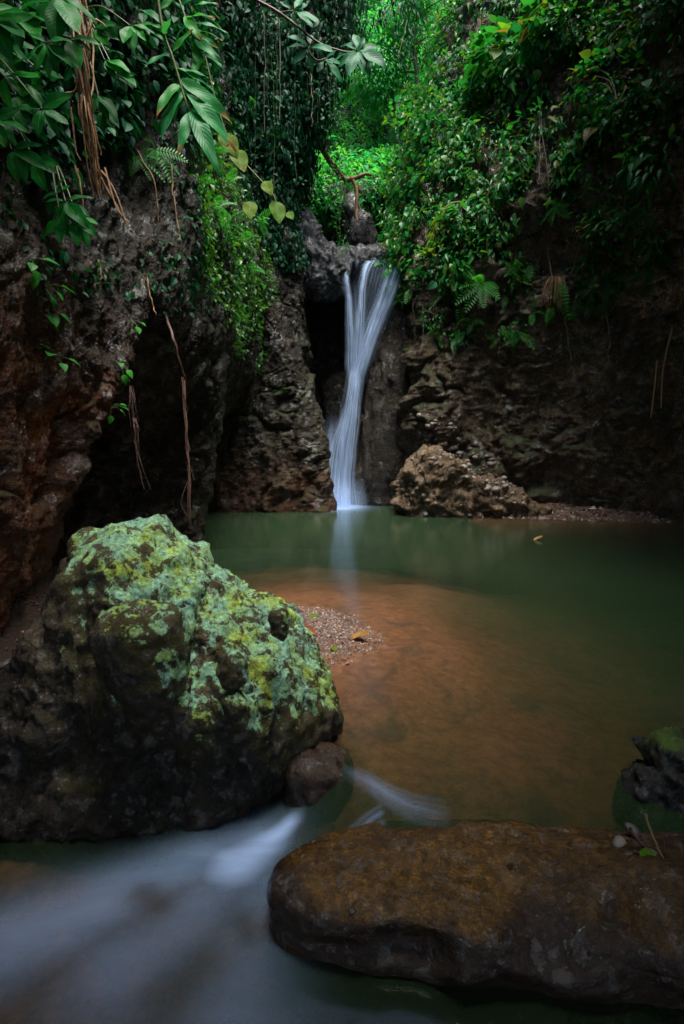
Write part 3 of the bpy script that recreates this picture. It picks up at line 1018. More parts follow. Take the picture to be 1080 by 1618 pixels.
def flat_attr(p, n):
    return {'dark': np.clip(sstep(-.005, -.045, p[:, 2] + .03 * fbm(p * 5, 3, 93)) + .8 * sstep(.75, 1.25, p[:, 0]), 0, 1)}  # wet front below the ridge with its shade painted in; right end darker too


fb, FV, FN = finish_rock('boulder', V, f, M_FLAT, dict(big=.03, mid=.018, cob=0, fine=.006, block=.010, cobf=10), 55, attrs=flat_attr)
tag(fb, 'smooth wet brown boulder lying flat across the bottom right corner', 'boulder')

# dark boulder at the right edge, mossy on top
V, f = blob_side([(1022, 1275), (1038, 1240), (1058, 1214), (1078, 1190), (1098, 1176), (1190, 1170), (1280, 1240), (1300, 1420), (1110, 1440), (1050, 1420), (1024, 1370), (1034, 1330)], 2.3, .25, 6, .9)
db, _, _ = finish_rock('boulder', V, f, M_DARK, dict(big=.03, mid=.09, cob=.015, fine=.03, block=.05, cobf=16), 57, attrs=lambda p, n: {'moss': sstep(.25, .7, n[:, 2] * .9 - n[:, 0] * .3 + .25 * fbm(p * 6, 3, 95)) * sstep(.14, .26, p[:, 2])})
tag(db, 'black wet boulder with bright moss on top at the right edge', 'boulder')

# rocks the outflow runs over
for (ring, z0, up, lab, sd, dk_) in (
        ([(-.24, 2.70), (-.12, 2.80), (.0, 2.76), (.035, 2.62), (-.02, 2.48), (-.12, 2.42), (-.23, 2.50)], -.15, .16, 'small dark rock wedged against the foot of the lichen boulder', 61, .95),
        ([(-.32, 2.50), (-.16, 2.58), (.0, 2.50), (.08, 2.34), (.0, 2.20), (-.18, 2.16), (-.34, 2.28)], -.44, .17, 'brown rock under the clear water between the two big boulders', 62, .2),
        ([(-.06, 3.22), (.2, 3.24), (.40, 3.06), (.40, 2.86), (.12, 2.78), (-.10, 2.95)], -.23, .12, 'sunken flat rock just under the shallow water right of the lichen boulder', 63, .15)):
    v, cf = blob_plan(ring, z0, up, .25, 5, .65)
    o, _, _ = finish_rock('rock', v, cf, M_FLAT, dict(big=.03, mid=.035, cob=.006, fine=.008, block=.02, cobf=12), sd, attrs=lambda p, n: {'dark': dk_ + 0 * p[:, 0]})
    tag(o, lab, 'rock')
# ------------------------------------------------------------------ the waterfall
m = NT('falling_water')
uv = m.n('TexCoord').outputs['UV']
sx = m.n('SeparateXYZ')
m.l(uv, sx.inputs[0])
mp = m.n('Mapping')
mp.inputs['Scale'].default_value = (13.0, 0.40, 1)
m.l(uv, mp.inputs['Vector'])
oi = m.n('ObjectInfo')
off = m.n('CombineXYZ')
m.l(m.math('MULTIPLY', oi.outputs['Random'], 31.0), off.inputs[0])
m.l(off.outputs[0], mp.inputs['Location'])
st = m.noise(mp.outputs[0], 1.0, 4, .6, .25)
edge = m.math('MULTIPLY', m.math('MULTIPLY', sx.outputs[0], m.math('SUBTRACT', 1.0, sx.outputs[0])), 4.0, clamp=True)
edge = m.math('POWER', edge, 1.3)
edge = m.math('MULTIPLY', edge, m.attr('fade'))
al = m.math('MULTIPLY', edge, m.ramp(st, [(.36, .02), (.50, .45), (.64, 1.0)]), clamp=True)
al = m.math('MULTIPLY', al, .92)
df = m.n('BsdfDiffuse')
df.inputs[0].default_value = (.56, .73, 1.0, 1)  # blue skylight painted into the falling water's own colour
tl = m.n('BsdfTranslucent')
tl.inputs[0].default_value = (.56, .73, 1.0, 1)
mx = m.n('MixShader', i_Fac=.4)
m.l(df.outputs[0], mx.inputs[1])
m.l(tl.outputs[0], mx.inputs[2])
tp = m.n('BsdfTransparent')
mx2 = m.n('MixShader')
m.l(al, mx2.inputs[0])
m.l(tp.outputs[0], mx2.inputs[1])
m.l(mx.outputs[0], mx2.inputs[2])
M_FALL = m.done(mx2.outputs[0])
falls = thing('waterfall', 'silky white waterfall dropping in three strands into the green pool', 'waterfall', P(545, 790, 14.9))
FL = np.array(falls.location)


def strand(path, bulge=.5, a=0.0, b=0.0, amt=1.0):
    """path: (px, py, width px, distance); a, b: how much of each end thins out"""
    c = np.array([[*P(x, y, D), w * D / F] for x, y, w, D in path])
    n = 70
    q = _cr(c, np.linspace(0, len(c) - 1, n))
    nu = 15
    u = np.linspace(0, 1, nu)
    V = np.zeros((n, nu, 3))
    V[:, :, 0] = q[:, None, 0] + (u[None] - .5) * q[:, None, 3]
    V[:, :, 1] = q[:, None, 1] - np.sin(u * np.pi)[None] * q[:, None, 3] * .35 * bulge
    V[:, :, 2] = q[:, None, 2]
    wob = fbm(V.reshape(-1, 3) * np.array([9, 1, 1.2]), 3, int(abs(c[0, 0]) * 1000) % 97).reshape(n, nu)
    V[:, :, 1] += .03 * wob
    V[:, :, 0] += .02 * fbm(np.stack([q[:, 2] * 1.5, q[:, 0], q[:, 0]], -1), 3, 7)[:, None]
    ln = np.concatenate([[0], np.cumsum(np.linalg.norm(np.diff(q[:, :3], axis=0), axis=1))])
    t = ln / ln[-1]
    fade = (sstep(0, a, t) if a else np.ones(n)) * (sstep(1, 1 - b, t) if b else np.ones(n)) * amt
    UV = np.stack([np.broadcast_to(u[None], (n, nu)), np.broadcast_to(ln[:, None] * .5, (n, nu))], -1)
    link('water_strand', make_mesh('water_strand', V.reshape(-1, 3) - FL, grid_faces(n, nu), uv=UV.reshape(-1, 2), attrs={'fade': np.repeat(fade, nu)}), M_FALL, falls)


D0, D1 = 14.5, 13.65
# left strand, middle strand, right strand
strand([(537, 402, 14, D0), (539, 415, 14, 13.95), (545, 440, 13, D1), (551, 470, 14, D1), (553, 520, 17, 13.7), (556, 600, 22, 13.75)], a=.03, b=.12)
strand([(543, 408, 6, D0), (547, 430, 6, 13.8), (551, 470, 8, 13.62), (554, 540, 12, 13.66), (556, 600, 14, 13.7)], a=.1, b=.2)
strand([(604, 398, 22, D0), (588, 410, 20, 14.0), (578, 426, 16, 13.75), (573, 450, 16, D1), (569, 490, 20, D1), (565, 540, 24, 13.68), (561, 605, 28, 13.75)], a=.03, b=.12)
strand([(592, 402, 10, D0), (579, 418, 10, 13.9), (574, 445, 9, D1), (571, 480, 11, 13.6), (567, 600, 20, 13.7)], a=.05, b=.2)
strand([(628, 396, 28, D0), (627, 408, 30, 14.0), (623, 430, 32, 13.7), (612, 462, 36, D1), (597, 500, 38, D1), (583, 540, 34, 13.66), (570, 580, 32, 13.7), (562, 612, 30, 13.75)], a=.02, b=.12)
strand([(634, 398, 10, D0), (633, 412, 12, 13.9), (627, 436, 14, 13.6), (612, 475, 16, 13.55), (594, 520, 16, 13.58), (574, 580, 18, 13.62), (563, 620, 20, 13.7)], a=.04, b=.2)
strand([(618, 400, 8, D0), (615, 420, 8, 13.8), (606, 455, 10, 13.58), (586, 520, 14, 13.56), (568, 590, 16, 13.6)], a=.04, b=.25)
# veils between the strands
strand([(600, 402, 50, D0), (596, 416, 56, 14.0), (588, 450, 60, 13.72), (576, 510, 54, 13.72), (565, 600, 44, 13.8)], a=.35, b=.15, amt=.14)
strand([(556, 430, 26, 13.8), (559, 480, 30, 13.75), (560, 540, 34, 13.75), (560, 610, 34, 13.8)], a=.5, b=.15, amt=.4)
strand([(620, 398, 46, D0), (618, 412, 48, 14.0), (610, 450, 48, 13.75), (592, 510, 46, 13.72), (570, 590, 38, 13.78)], a=.3, b=.15, amt=.25)
# thin water over the lip
for x in (548, 556, 566, 584, 598, 610):
    strand([(x, 399, 8, D0), (x - 2, 412, 7, 13.95), (x - 3, 432, 6, 13.85)], a=.1, b=.6, amt=.7)
# the chute below the ledge, slanting to the left
strand([(566, 572, 30, 13.72), (562, 592, 32, D1), (557, 625, 34, 13.62), (550, 665, 38, 13.64), (543, 710, 44, 13.66), (539, 755, 48, 13.68), (538, 802, 54, 13.68)], a=.14)
strand([(563, 580, 20, 13.62), (560, 600, 20, 13.56), (555, 640, 22, 13.55), (547, 690, 26, 13.58), (541, 745, 32, 13.6), (538, 802, 40, 13.6)], a=.12)
strand([(568, 585, 12, 13.6), (563, 630, 14, 13.56), (558, 690, 18, 13.58), (553, 745, 20, 13.6), (551, 802, 24, 13.6)], a=.2, amt=.8)
strand([(551, 625, 12, 13.66), (544, 660, 22, 13.64), (534, 700, 32, 13.66), (527, 745, 38, 13.7), (524, 802, 46, 13.7)], a=.25)
strand([(532, 655, 14, 13.8), (523, 690, 22, 13.8), (517, 735, 28, 13.82), (515, 802, 34, 13.82)], a=.35, amt=.8)
strand([(528, 640, 22, 14.2), (520, 700, 36, 14.1), (517, 760, 44, 14.0), (516, 804, 50, 13.95)], a=.5, amt=.55)
# spray at the foot
for x, w in ((536, 80), (548, 60), (524, 56)):
    strand([(x, 748, w, 13.5), (x, 778, w + 8, 13.44), (x, 804, w + 16, 13.4)], a=.75, amt=.6)

# ------------------------------------------------------------------ leaves


def leaf_tpl(rows, cols, width, fold=.25, droop=.25, peak=.42, tip=1.0):
    t = np.linspace(0, 1, rows)
    u = np.linspace(-1, 1, cols)
    w = width * np.sin(np.pi * t ** (math.log(.5) / math.log(peak))) ** .85
    w[0] = w[-1] = width * .04
    V = np.zeros((rows, cols, 3))
    V[:, :, 0] = w[:, None] * u[None]
    V[:, :, 1] = t[:, None]
    V[:, :, 2] = fold * np.abs(u[None]) * w[:, None] - droop * (t[:, None] ** 2)
    UV = np.stack([np.broadcast_to(u[None] * .5 + .5, (rows, cols)), np.broadcast_to(t[:, None], (rows, cols))], -1)
    return V.reshape(-1, 3), grid_faces(rows, cols)[:, ::-1], UV.reshape(-1, 2)


def frond_tpl(pairs, width, lift=.25, droop=.5, lw=.16):
    """fern frond: a rachis with pairs of leaflets"""
    vs, fs, n = [], [], 0
    for k in range(pairs):
        t = (k + .6) / pairs
        ln = width * math.sin(math.pi * (t * .86 + .12)) ** .7
        for s in (-1, 1):
            b = np.array([0, t, lift * t - droop * t * t])
            ax = np.array([s * .92, .35, -.15])
            e = b + ax * ln
            md = b + ax * ln * .45
            wv = np.array([0, lw * .5 / pairs * 4.2, 0])
            vs += [b, md + wv, e, md - wv]
            fs.append([n, n + 1, n + 2, n + 3] if s < 0 else [n, n + 3, n + 2, n + 1])
            n += 4
    for k in range(6):
        t0, t1 = k / 6, (k + 1) / 6
        a, b = np.array([0, t0, lift * t0 - droop * t0 * t0]), np.array([0, t1, lift * t1 - droop * t1 * t1])
        w = np.array([.008, 0, 0])
        vs += [a - w, a + w, b + w, b - w]
        fs.append([n, n + 1, n + 2, n + 3])
        n += 4
    return np.array(vs), np.array(fs), None


T_SMALL = leaf_tpl(4, 3, .24, .35, .25)
T_OVAL = leaf_tpl(5, 3, .30, .25, .3, .45)
T_LANCE = leaf_tpl(5, 3, .15, .35, .4, .4)
T_FERN = frond_tpl(11, .26)
T_HEART = leaf_tpl(5, 3, .42, .15, .3, .32)


def unit(v):
    v = np.asarray(v, dtype=np.float64)
    return v / (np.linalg.norm(v, axis=-1, keepdims=True) + 1e-9)


def scatter(tpl, pos, ax, nr, size):
    tv, tf, _ = tpl
    y = unit(ax)
    z = unit(nr - (nr * y).sum(-1, keepdims=True) * y)
    x = np.cross(y, z)
    M = np.stack([x, y, z], -1) * size[:, None, None]
    V = np.einsum('nij,kj->nki', M, tv) + pos[:, None]
    Fq = tf[None] + (np.arange(len(pos)) * len(tv))[:, None, None]
    return V.reshape(-1, 3), Fq.reshape(-1, tf.shape[1])


UP = np.array([0, 0, 1.0])


def rnd_dir(n):
    return unit(rng.normal(size=(n, 3)))


def foliage_on(P_, N_, idx, n, size, tpl, out=(.0, .25), down=.55, outw=.5, jit=.6, upn=.7):
    """n leaves standing off a surface, hanging outwards and down"""
    k = rng.choice(idx, n)
    nn = N_[k]
    pos = P_[k] + nn * rng.uniform(out[0], out[1], n)[:, None] + rnd_dir(n) * .04
    ax = nn * outw + UP * -down + rnd_dir(n) * jit
    nr = UP * upn + nn * .5 + rnd_dir(n) * .45
    sz = size * rng.lognormal(0, .28, n)
    return scatter(tpl, pos, ax, nr, sz)


def clump_leaves(c, rad, n, size, tpl, outdir, down=.35, hollow=.45):
    d = rnd_dir(n)
    r = rng.uniform(hollow, 1, n) ** .6
    lob = 1 + .35 * vnoise(d * 1.9 + rng.uniform(0, 90), 5)
    pos = np.asarray(c) + d * (r * lob)[:, None] * np.asarray(rad)
    ax = d * .7 + np.asarray(outdir) * .35 - UP * down + rnd_dir(n) * .5
    nr = UP * .8 + d * .4 + rnd_dir(n) * .4
    return scatter(tpl, pos, ax, nr, size * rng.lognormal(0, .25, n))


def shrub(name, label, cat, c, rad, n, size, tpl, mat, outdir, group=None, root=None, down=.35, stems=4):
    """crown of leaves on a few woody stems that spring from the rock"""
    root = Vector(root) if root is not None else Vector(c) - Vector(outdir) * max(rad)
    t = thing(name, label, cat, root, group)
    v, f = clump_leaves(c, rad, n, size, tpl, outdir, down)
    link('crown', make_mesh('crown', v - np.array(root), f, smooth=False), mat, t)
    a = Acc()
    for k in range(stems):
        e = np.asarray(c) + rnd_dir(1)[0] * np.asarray(rad) * .75
        mid = (np.array(root) + e) / 2 + rnd_dir(1)[0] * .12 * max(rad) + UP * .1 * max(rad)
        v, f = tube(curve_pts([root, mid, e], 7), .012 + .008 * max(rad), .004, 5)
        a.add(v - np.array(root), f)
    link('stem', a.mesh('stem'), M_TWIG, t)
    return t


# ---- trees and bushes beyond the falls, in the light
def tree(label, base, h, lean, crown_r, n, size, mat, group):
    base = Vector(base)
    t = thing('tree', label, 'tree', base, group)
    top = Vector((lean[0], lean[1], h))
    pts = curve_pts([Vector((0, 0, -.4)), top * .35 + Vector((.15, 0, 0)), top * .7, top], 14, .05)
    a = Acc()
    a.add(*tube(pts, .05 + h * .014, .03, 8))
    ends = []
    for k in range(9):
        i = 4 + k % 9
        b = pts[min(i, 13)]
        d = unit(rng.normal(size=3) * np.array([1, 1, .35]) + np.array([0, 0, .25]))
        e = b + d * crown_r * rng.uniform(.5, .95)
        a.add(*tube(curve_pts([b, (b + e) / 2 + UP * .12, e], 6), .035, .01, 5))
        ends.append(e)
    link('trunk', a.mesh('trunk'), M_TWIG, t)
    vs = Acc()
    for e in ends + [pts[-1], pts[-2]]:
        v, f = clump_leaves(e, np.array([1, 1, .75]) * crown_r * rng.uniform(.38, .6), n // 11, size, T_SMALL, (0, -.3, 0), .5, .2)
        vs.add(v, f)
    link('crown', vs.mesh('crown', False), mat, t)
    return t


def ground_back(x, y):
    k = np.argmin((GB_P[:, 0] - x) ** 2 + (GB_P[:, 1] - y) ** 2 + (GB_P[:, 2] < 8.2) * 1e3)
    return GB_P[k]


for k, (px, Y, h, cr, lab) in enumerate([
        (505, 20.5, 3.2, 1.2, 'sunlit small tree leaning over the chasm behind the fallen branch'),
        (560, 21.0, 4.2, 1.5, 'brightest yellow green tree in the gap above the waterfall'),
        (610, 20.0, 3.6, 1.5, 'sunlit bushy tree standing right above the dark pit'),
        (655, 19.0, 4.6, 1.6, 'tall bright green tree at the right side of the gap'),
        (520, 25, 6.0, 2.1, 'hazy bright tree far up the valley, left of the gap'),
        (585, 26, 6.5, 2.3, 'hazy bright tree far up the valley, middle of the gap'),
        (650, 25, 6.5, 2.3, 'hazy bright tree far up the valley, right of the gap'),
        (550, 32, 8, 3, 'farthest tree closing the gap at the top of the photo'),
        (640, 33, 8, 3, 'dark green tree behind the others at the top of the gap'),
        (480, 31, 8, 3, 'tree half hidden behind the overhanging vine covered rock')]):
    g = ground_back(P(px, 300, Y).x, Y)
    tree(lab, g, h, (rng.uniform(-.5, .5), -.4), cr, 8000, .11 if Y < 22 else .16, M_BRIGHT, 'trees in the bright gap above the falls')
sel = np.where((GB_P[:, 2] > 8.3) & (np.abs(GB_P[:, 0] - .8) < .5 + .22 * GB_P[:, 1]))[0]
v, f = foliage_on(GB_P, GB_N, sel, 42000, .14, T_SMALL, (0, .5), .3, .5, .7)
stuff('undergrowth', make_mesh('undergrowth', v, f, False), M_BRIGHT)

# ---- right slope: mass of creepers, then shrubs one by one
X, Y_, Z = CR_P[:, 0], CR_P[:, 1], CR_P[:, 2]
nz = fbm(CR_P * .7, 4, 120)
edge_z = 5.0 + np.clip(X - 1.8, 0, 9) * .62 + nz * 1.3
n2_ = fbm(CR_P * 1.6, 4, 121)
sel = np.where((Z > edge_z) & (Z < 13.5) & (Y_ > 8.5) & (X < 6.5) & (X > 1.2) & (n2_ > -.18 + .13 * np.clip(X - 2.5, 0, 4)))[0]
acc = Acc()
acc.add(*foliage_on(CR_P, CR_N, sel, 14000, .09, T_OVAL, (0, .35), .5, .6, .6))
acc.add(*foliage_on(CR_P, CR_N, sel, 5500, .13, T_HEART, (.05, .5), .5, .6, .6))
acc.add(*foliage_on(CR_P, CR_N, sel, 6500, .16, T_LANCE, (.05, .5), 1.0, .6, .6))
acc.add(*foliage_on(CR_P, CR_N, sel[n2_[sel] > .3], 5000, .08, T_SMALL, (.1, .6), .8, .5, .7))
sel2 = np.where((Z > edge_z - 1.9) & (Z <= edge_z) & (n2_ > .15) & (Y_ > 6))[0]
acc.add(*foliage_on(CR_P, CR_N, sel2, 2600, .085, T_OVAL, (0, .15), .6, .5, .5))
acc.add(*foliage_on(CR_P, CR_N, sel2, 260, .34, T_FERN, (0, .1), .35, .9, .6))
stuff('creeper_foliage', acc.mesh('creeper_foliage', False), M_SLOPE)


def near_right(px, py):
    d = ray(px, py)
    d = np.array(d / d.length)
    q = CR_P - np.array([0, 0, CAMZ])
    t = q @ d
    off = np.linalg.norm(q - t[:, None] * d, axis=1)
    k = np.argmin(off + t * .002 + (t < 0) * 99)
    return CR_P[k], CR_N[k]


def near_left(px, py):
    d = ray(px, py)
    d = np.array(d / d.length)
    q = CL_P - np.array([0, 0, CAMZ])
    t = q @ d
    off = np.linalg.norm(q - t[:, None] * d, axis=1)
    k = np.argmin(off + t * .004 + (t < 0) * 99)
    return CL_P[k], CL_N[k]


SHR = []
for k in range(40):
    px, py = rng.uniform(640, 1080), rng.uniform(-20, 420)
    if py > 60 + max(0, 340 - abs(px - 640) * .85) and not (px > 930 and py < 380 and rng.random() < .5):
        continue
    SHR.append((px, py))
for px, py in SHR:
    p, n = near_right(px, py)
    r = rng.uniform(.45, .8)
    shrub('shrub', 'leafy green shrub among many alike covering the slope right of the waterfall', 'shrub', p + n * r * .6 + UP * .1, np.array([r, r * .7, r * .7]), int(120 * r / .6), rng.uniform(.08, .14),
          [T_OVAL, T_HEART, T_LANCE][rng.integers(3)], M_SLOPE, n, 'shrubs on the right slope', p)
for px, py, r, n_, sz, tpl, lab in [
        (690, 425, .42, 150, .10, T_OVAL, 'bush with pale shining leaves just right of the waterfall lip'),
        (660, 450, .28, 90, .09, T_OVAL, 'small bush touching the right strand of the waterfall'),
        (735, 350, .50, 170, .12, T_HEART, 'bush with silvery sheen on its leaves right of the dark pit'),
        (685, 500, .30, 110, .07, T_LANCE, 'straggling grassy tuft with reddish stems below the bush beside the falls'),
        (640, 370, .38, 140, .13, T_LANCE, 'bright bush with long leaves hanging over the right end of the falls'),
        (830, 80, .75, 170, .24, T_HEART, 'shrub with large bright three pointed leaves high on the right slope'),
        (900, 40, .70, 130, .26, T_HEART, 'shrub with broad bluish leaves at the top right'),
        (790, 140, .55, 110, .20, T_HEART, 'shrub with broad leaves overhanging the dark recess'),
        (1050, 250, .60, 120, .22, T_LANCE, 'dark shrub with drooping leaves at the right edge'),
        (1040, 360, .45, 90, .20, T_LANCE, 'dark leafy shrub at the right edge beneath the drooping one')]:
    p, n = near_right(px, py)
    shrub('shrub', lab, 'shrub', p + n * r * .55, np.array([r, r * .7, r * .8]), n_, sz, tpl, M_SLOPE, n, None, p)


def fern(px, py, nf, size, lab, side='r', mat=None, grp=None, dirs=None):
    p, n = (near_right if side == 'r' else near_left)(px, py)
    t = thing('fern', lab, 'fern', p, grp)
    for k in range(nf):
        a = 2 * math.pi * (k + rng.uniform(-.3, .3)) / nf
        tan = unit(np.cross(n, UP))
        ax = n * .55 + tan * math.cos(a) * .9 + UP * (math.sin(a) * .6 - .25)
        if dirs is not None:
            ax = np.array(dirs[k % len(dirs)])
        v, f = scatter(T_FERN, np.array([n * .08]), np.array([ax]), np.array([UP * .6 + n * .6 + rnd_dir(1)[0] * .2]), np.array([size * rng.uniform(.9, 1.4)]))
        o = link('frond', make_mesh('frond', v, f, False), mat or M_FERN, t)
        o['kind'] = 'stuff'
    return t


for a in [(735, 418, 9, .50, 'large fern on the ledge right of the waterfall bush'),
          (762, 448, 7, .46, 'grey green fern drooping from the ledge, below the largest fern'),
          (818, 415, 6, .50, 'light green fern hanging in the middle of the right wall'),
          (748, 505, 4, .28, 'small lone fern on bare rock under the ledge ferns'),
          (690, 520, 4, .28, 'little fern below the straggling grassy tuft'),
          (868, 480, 6, .34, 'fern tuft under the dry grass wig on the right wall'),
          (845, 500, 4, .28, 'small fern left of the tuft under the dry grass wig'),
          (905, 490, 5, .30, 'dim fern right of the hanging bright frond'),
          (1030, 430, 5, .40, 'dim fern at the right edge above the bamboo sticks'),
          (960, 210, 6, .5, 'dark fern on the upper right wall'),
          (1010, 330, 6, .5, 'dark fern below the drooping shrub at the right edge'),
          (880, 320, 5, .36, 'small fern clinging beside the long pale liana')]:
    fern(*a)
fern(890, 440, 2, .62, 'single bright frond hanging straight down beside the dry grass wig', dirs=[(.05, -.25, -1), (.0, -.2, -1)])
# wig of dry grass
p, n = near_right(880, 440)
t = thing('dry_grass_tuft', 'wig of reddish dry grass hanging on the right wall', 'grass tuft', p)
a = Acc()
for k in range(46):
    d = np.array([rng.normal(0, .10), rng.uniform(-.12, .02), 0])
    a.add(*tube(curve_pts([n * .02, n * .12 + d * .8 + UP * .05, n * .15 + d * 1.5 - UP * rng.uniform(.1, .35), n * .14 + d * 1.7 - UP * rng.uniform(.3, .75)], 7), .008, .003, 4))
link('grass_blades', a.mesh('grass_blades'), M_ROOT, t)['kind'] = 'stuff'

# ---- lianas: thin pale ropes
def liana(pts, r, label, mat=None, name='liana', grp=None, wob=.04, n=26):
    q = curve_pts(pts, n, wob)
    base = q[0].copy()
    v, f = tube(q - base, r, r * .6, 5)
    o = link(name, make_mesh(name, v, f), mat or M_TWIG, None, base)
    return tag(o, label, 'liana', grp)


def RP(px, py, out=.12):
    p, n = near_right(px, py)
    d = ray(px, py)
    Y = p[1] - out
    return P(px, py, Y)


for pts, lab in [
        ([(858, 120), (854, 190), (866, 290), (862, 380), (874, 440)], 'long pale liana dropping to the dry grass wig'),
        ([(930, 320), (925, 360), (905, 420), (893, 470)], 'thin white liana slanting down right of the dry grass wig'),
        ([(960, 160), (952, 230), (962, 300)], 'thin grey liana on the dark upper right wall'),
        ([(852, 150), (852, 240), (850, 290)], 'short pale liana hanging in the dark recess on the right'),
        ([(985, 110), (1012, 240), (985, 320), (990, 400)], 'looping grey liana near the top right corner'),
        ([(1024, 370), (1030, 410), (1050, 428), (1080, 424)], 'drooping loop of liana at the right edge'),
        ([(966, 380), (964, 405), (980, 405), (990, 360)], 'small hooked liana on the right wall'),
        ([(957, 490), (962, 530), (960, 575)], 'reddish root end hanging left of the bamboo sticks'),
        ([(650, 470), (655, 540), (652, 615)], 'reddish root hanging beside the straggling grassy tuft'),
        ([(665, 480), (668, 530), (664, 560)], 'short dry root hanging right of the reddish root beside the falls'),
        ([(788, 520), (789, 560)], 'tiny pale root tip on the bare right wall'),
        ([(893, 500), (897, 540), (902, 575)], 'root strand under the bright hanging frond')]:
    liana([RP(x, y) for x, y in pts], .012, lab)
# bare arching yellow palm leaf
p, n = near_right(700, 330)
t = thing('palm_leaf', 'withered yellow palm leaf drooping beside the dark pit', 'leaf', P(735, 320, p[1] - .5))
bq = curve_pts([Vector((0, 0, 0)), P(710, 322, p[1] - .6) - t.location, P(690, 350, p[1] - .6) - t.location, P(678, 385, p[1] - .6) - t.location], 12)
link('leaf_stalk', make_mesh('leaf_stalk', *tube(bq, .014, .006, 5)), M_BAMBOO, t)
v, f = scatter(T_LANCE, np.repeat(bq[4:], 4, 0), np.tile(np.array([[-.3, -.3, -1], [.2, -.2, -1], [-.5, 0, -.8], [.4, 0, -.9]]), (8, 1)) + rnd_dir(32) * .25, rnd_dir(32) + np.array([0, -1, .4]), np.full(32, .30))
o = link('leaflets', make_mesh('leaflets', v, f, False), M_YLEAF, t)
o['kind'] = 'stuff'

# bamboo sticks leaning on the right wall
for pts, lab in [([(1062, 518), (1048, 580), (1044, 645)], 'taller dry bamboo stick leaning on the right wall'),
                 ([(1038, 570), (1034, 610), (1028, 660)], 'shorter dry bamboo stick left of the taller one'),
                 ([(1028, 588), (1050, 576), (1072, 576)], 'thin twig crossing the two dry bamboo sticks')]:
    p, n = near_right(1045, 600)
    q = [P(x, y, p[1] - .35 - .05 * i) for i, (x, y) in enumerate(pts)]
    if lab.startswith('thin'):
        o = liana(q, .008, lab, M_BAMBOO, 'stick', wob=0)
    else:
        o = liana(q, .022, lab, M_BAMBOO, 'bamboo_stick', wob=0)
    o['category'] = 'stick'

# ---- fallen branch lying over the chasm
t = thing('fallen_branch', 'bare fallen branch lying across the chasm above the waterfall', 'branch', P(545, 285, 14.5))
L0 = t.location.copy()
Q = lambda x, y, D=14.5: P(x, y, D) - L0
for pts, r0, r1 in [([Q(488, 205, 13.3), Q(505, 230, 13.6), Q(525, 262, 14), Q(545, 284), Q(556, 282)], .07, .06),
                    ([Q(548, 284), Q(565, 280), Q(575, 275), Q(586, 276, 14.8)], .055, .03),
                    ([Q(556, 282), Q(563, 300), Q(562, 330), Q(563, 348)], .05, .025),
                    ([Q(545, 284), Q(543, 300), Q(546, 318)], .03, .012),
                    ([Q(560, 290), Q(568, 300), Q(574, 308)], .025, .01)]:
    link('branch_limb', make_mesh('branch_limb', *tube(curve_pts(pts, 14, .02), r0, r1, 8)), M_ROOT, t)

# ---- hanging leafy vines
def vine(pts, n, size, lab, tpl=T_SMALL, mat=None, spread=.07, r=.006, grp=None, wob=.04):
    q = curve_pts(pts, 24, wob)
    base = q[0].copy()
    t = thing('hanging_vine', lab, 'vine', base, grp)
    link('stem', make_mesh('stem', *tube(q - base, r, r * .6, 5)), M_STEM, t)
    pos = _cr(q, rng.uniform(0, 23, n)) + rng.normal(0, spread, (n, 3)) * np.array([1, 1, .4]) - base
    ax = rnd_dir(n) * .8 + np.array([0, -.25, -.7])
    v, f = scatter(tpl, pos, ax, rnd_dir(n) * .5 + np.array([0, -.7, .7]), size * rng.lognormal(0, .25, n))
    o = link('foliage', make_mesh('foliage', v, f, False), mat or M_DARKLEAF, t)
    o['kind'] = 'stuff'
    return t


vine([P(536, 240, 13.8), P(538, 320, 13.7), P(536, 402, 13.6)], 190, .075, 'leafy vine hanging in front of the dark pit above the falls', mat=M_SLOPE, spread=.09)
vine([P(520, 230, 13.7), P(527, 280, 13.7), P(530, 330, 13.7)], 110, .075, 'shorter leafy vine left of the one before the dark pit', mat=M_SLOPE, spread=.09)
vine([P(612, 330, 13.9), P(608, 370, 13.9), P(612, 400, 13.9)], 90, .10, 'tuft of vine hanging over the lip between the falls and the slope', mat=M_SLOPE, spread=.12)

for x0, y0, x1, y1, lab in [(700, -60, 590, 40, 'dark leafy bough reaching into the top of the gap from the right'), (680, -60, 628, 95, 'second dark bough hanging lower at the right side of the gap'), (600, -80, 566, 30, 'short dark bough hanging straight down into the top of the gap'),
                             (520, -60, 560, 60, 'dark bough hanging into the gap from the vine covered rock')]:
    vine([P(x0, y0, 14.2), P((x0 + x1) / 2, min(y0, y1) * .3 + (y0 + y1) * .2, 13.8), P(x1, y1, 13.6)], 230, .13, lab, T_LANCE, M_DARKLEAF, .17, .02)
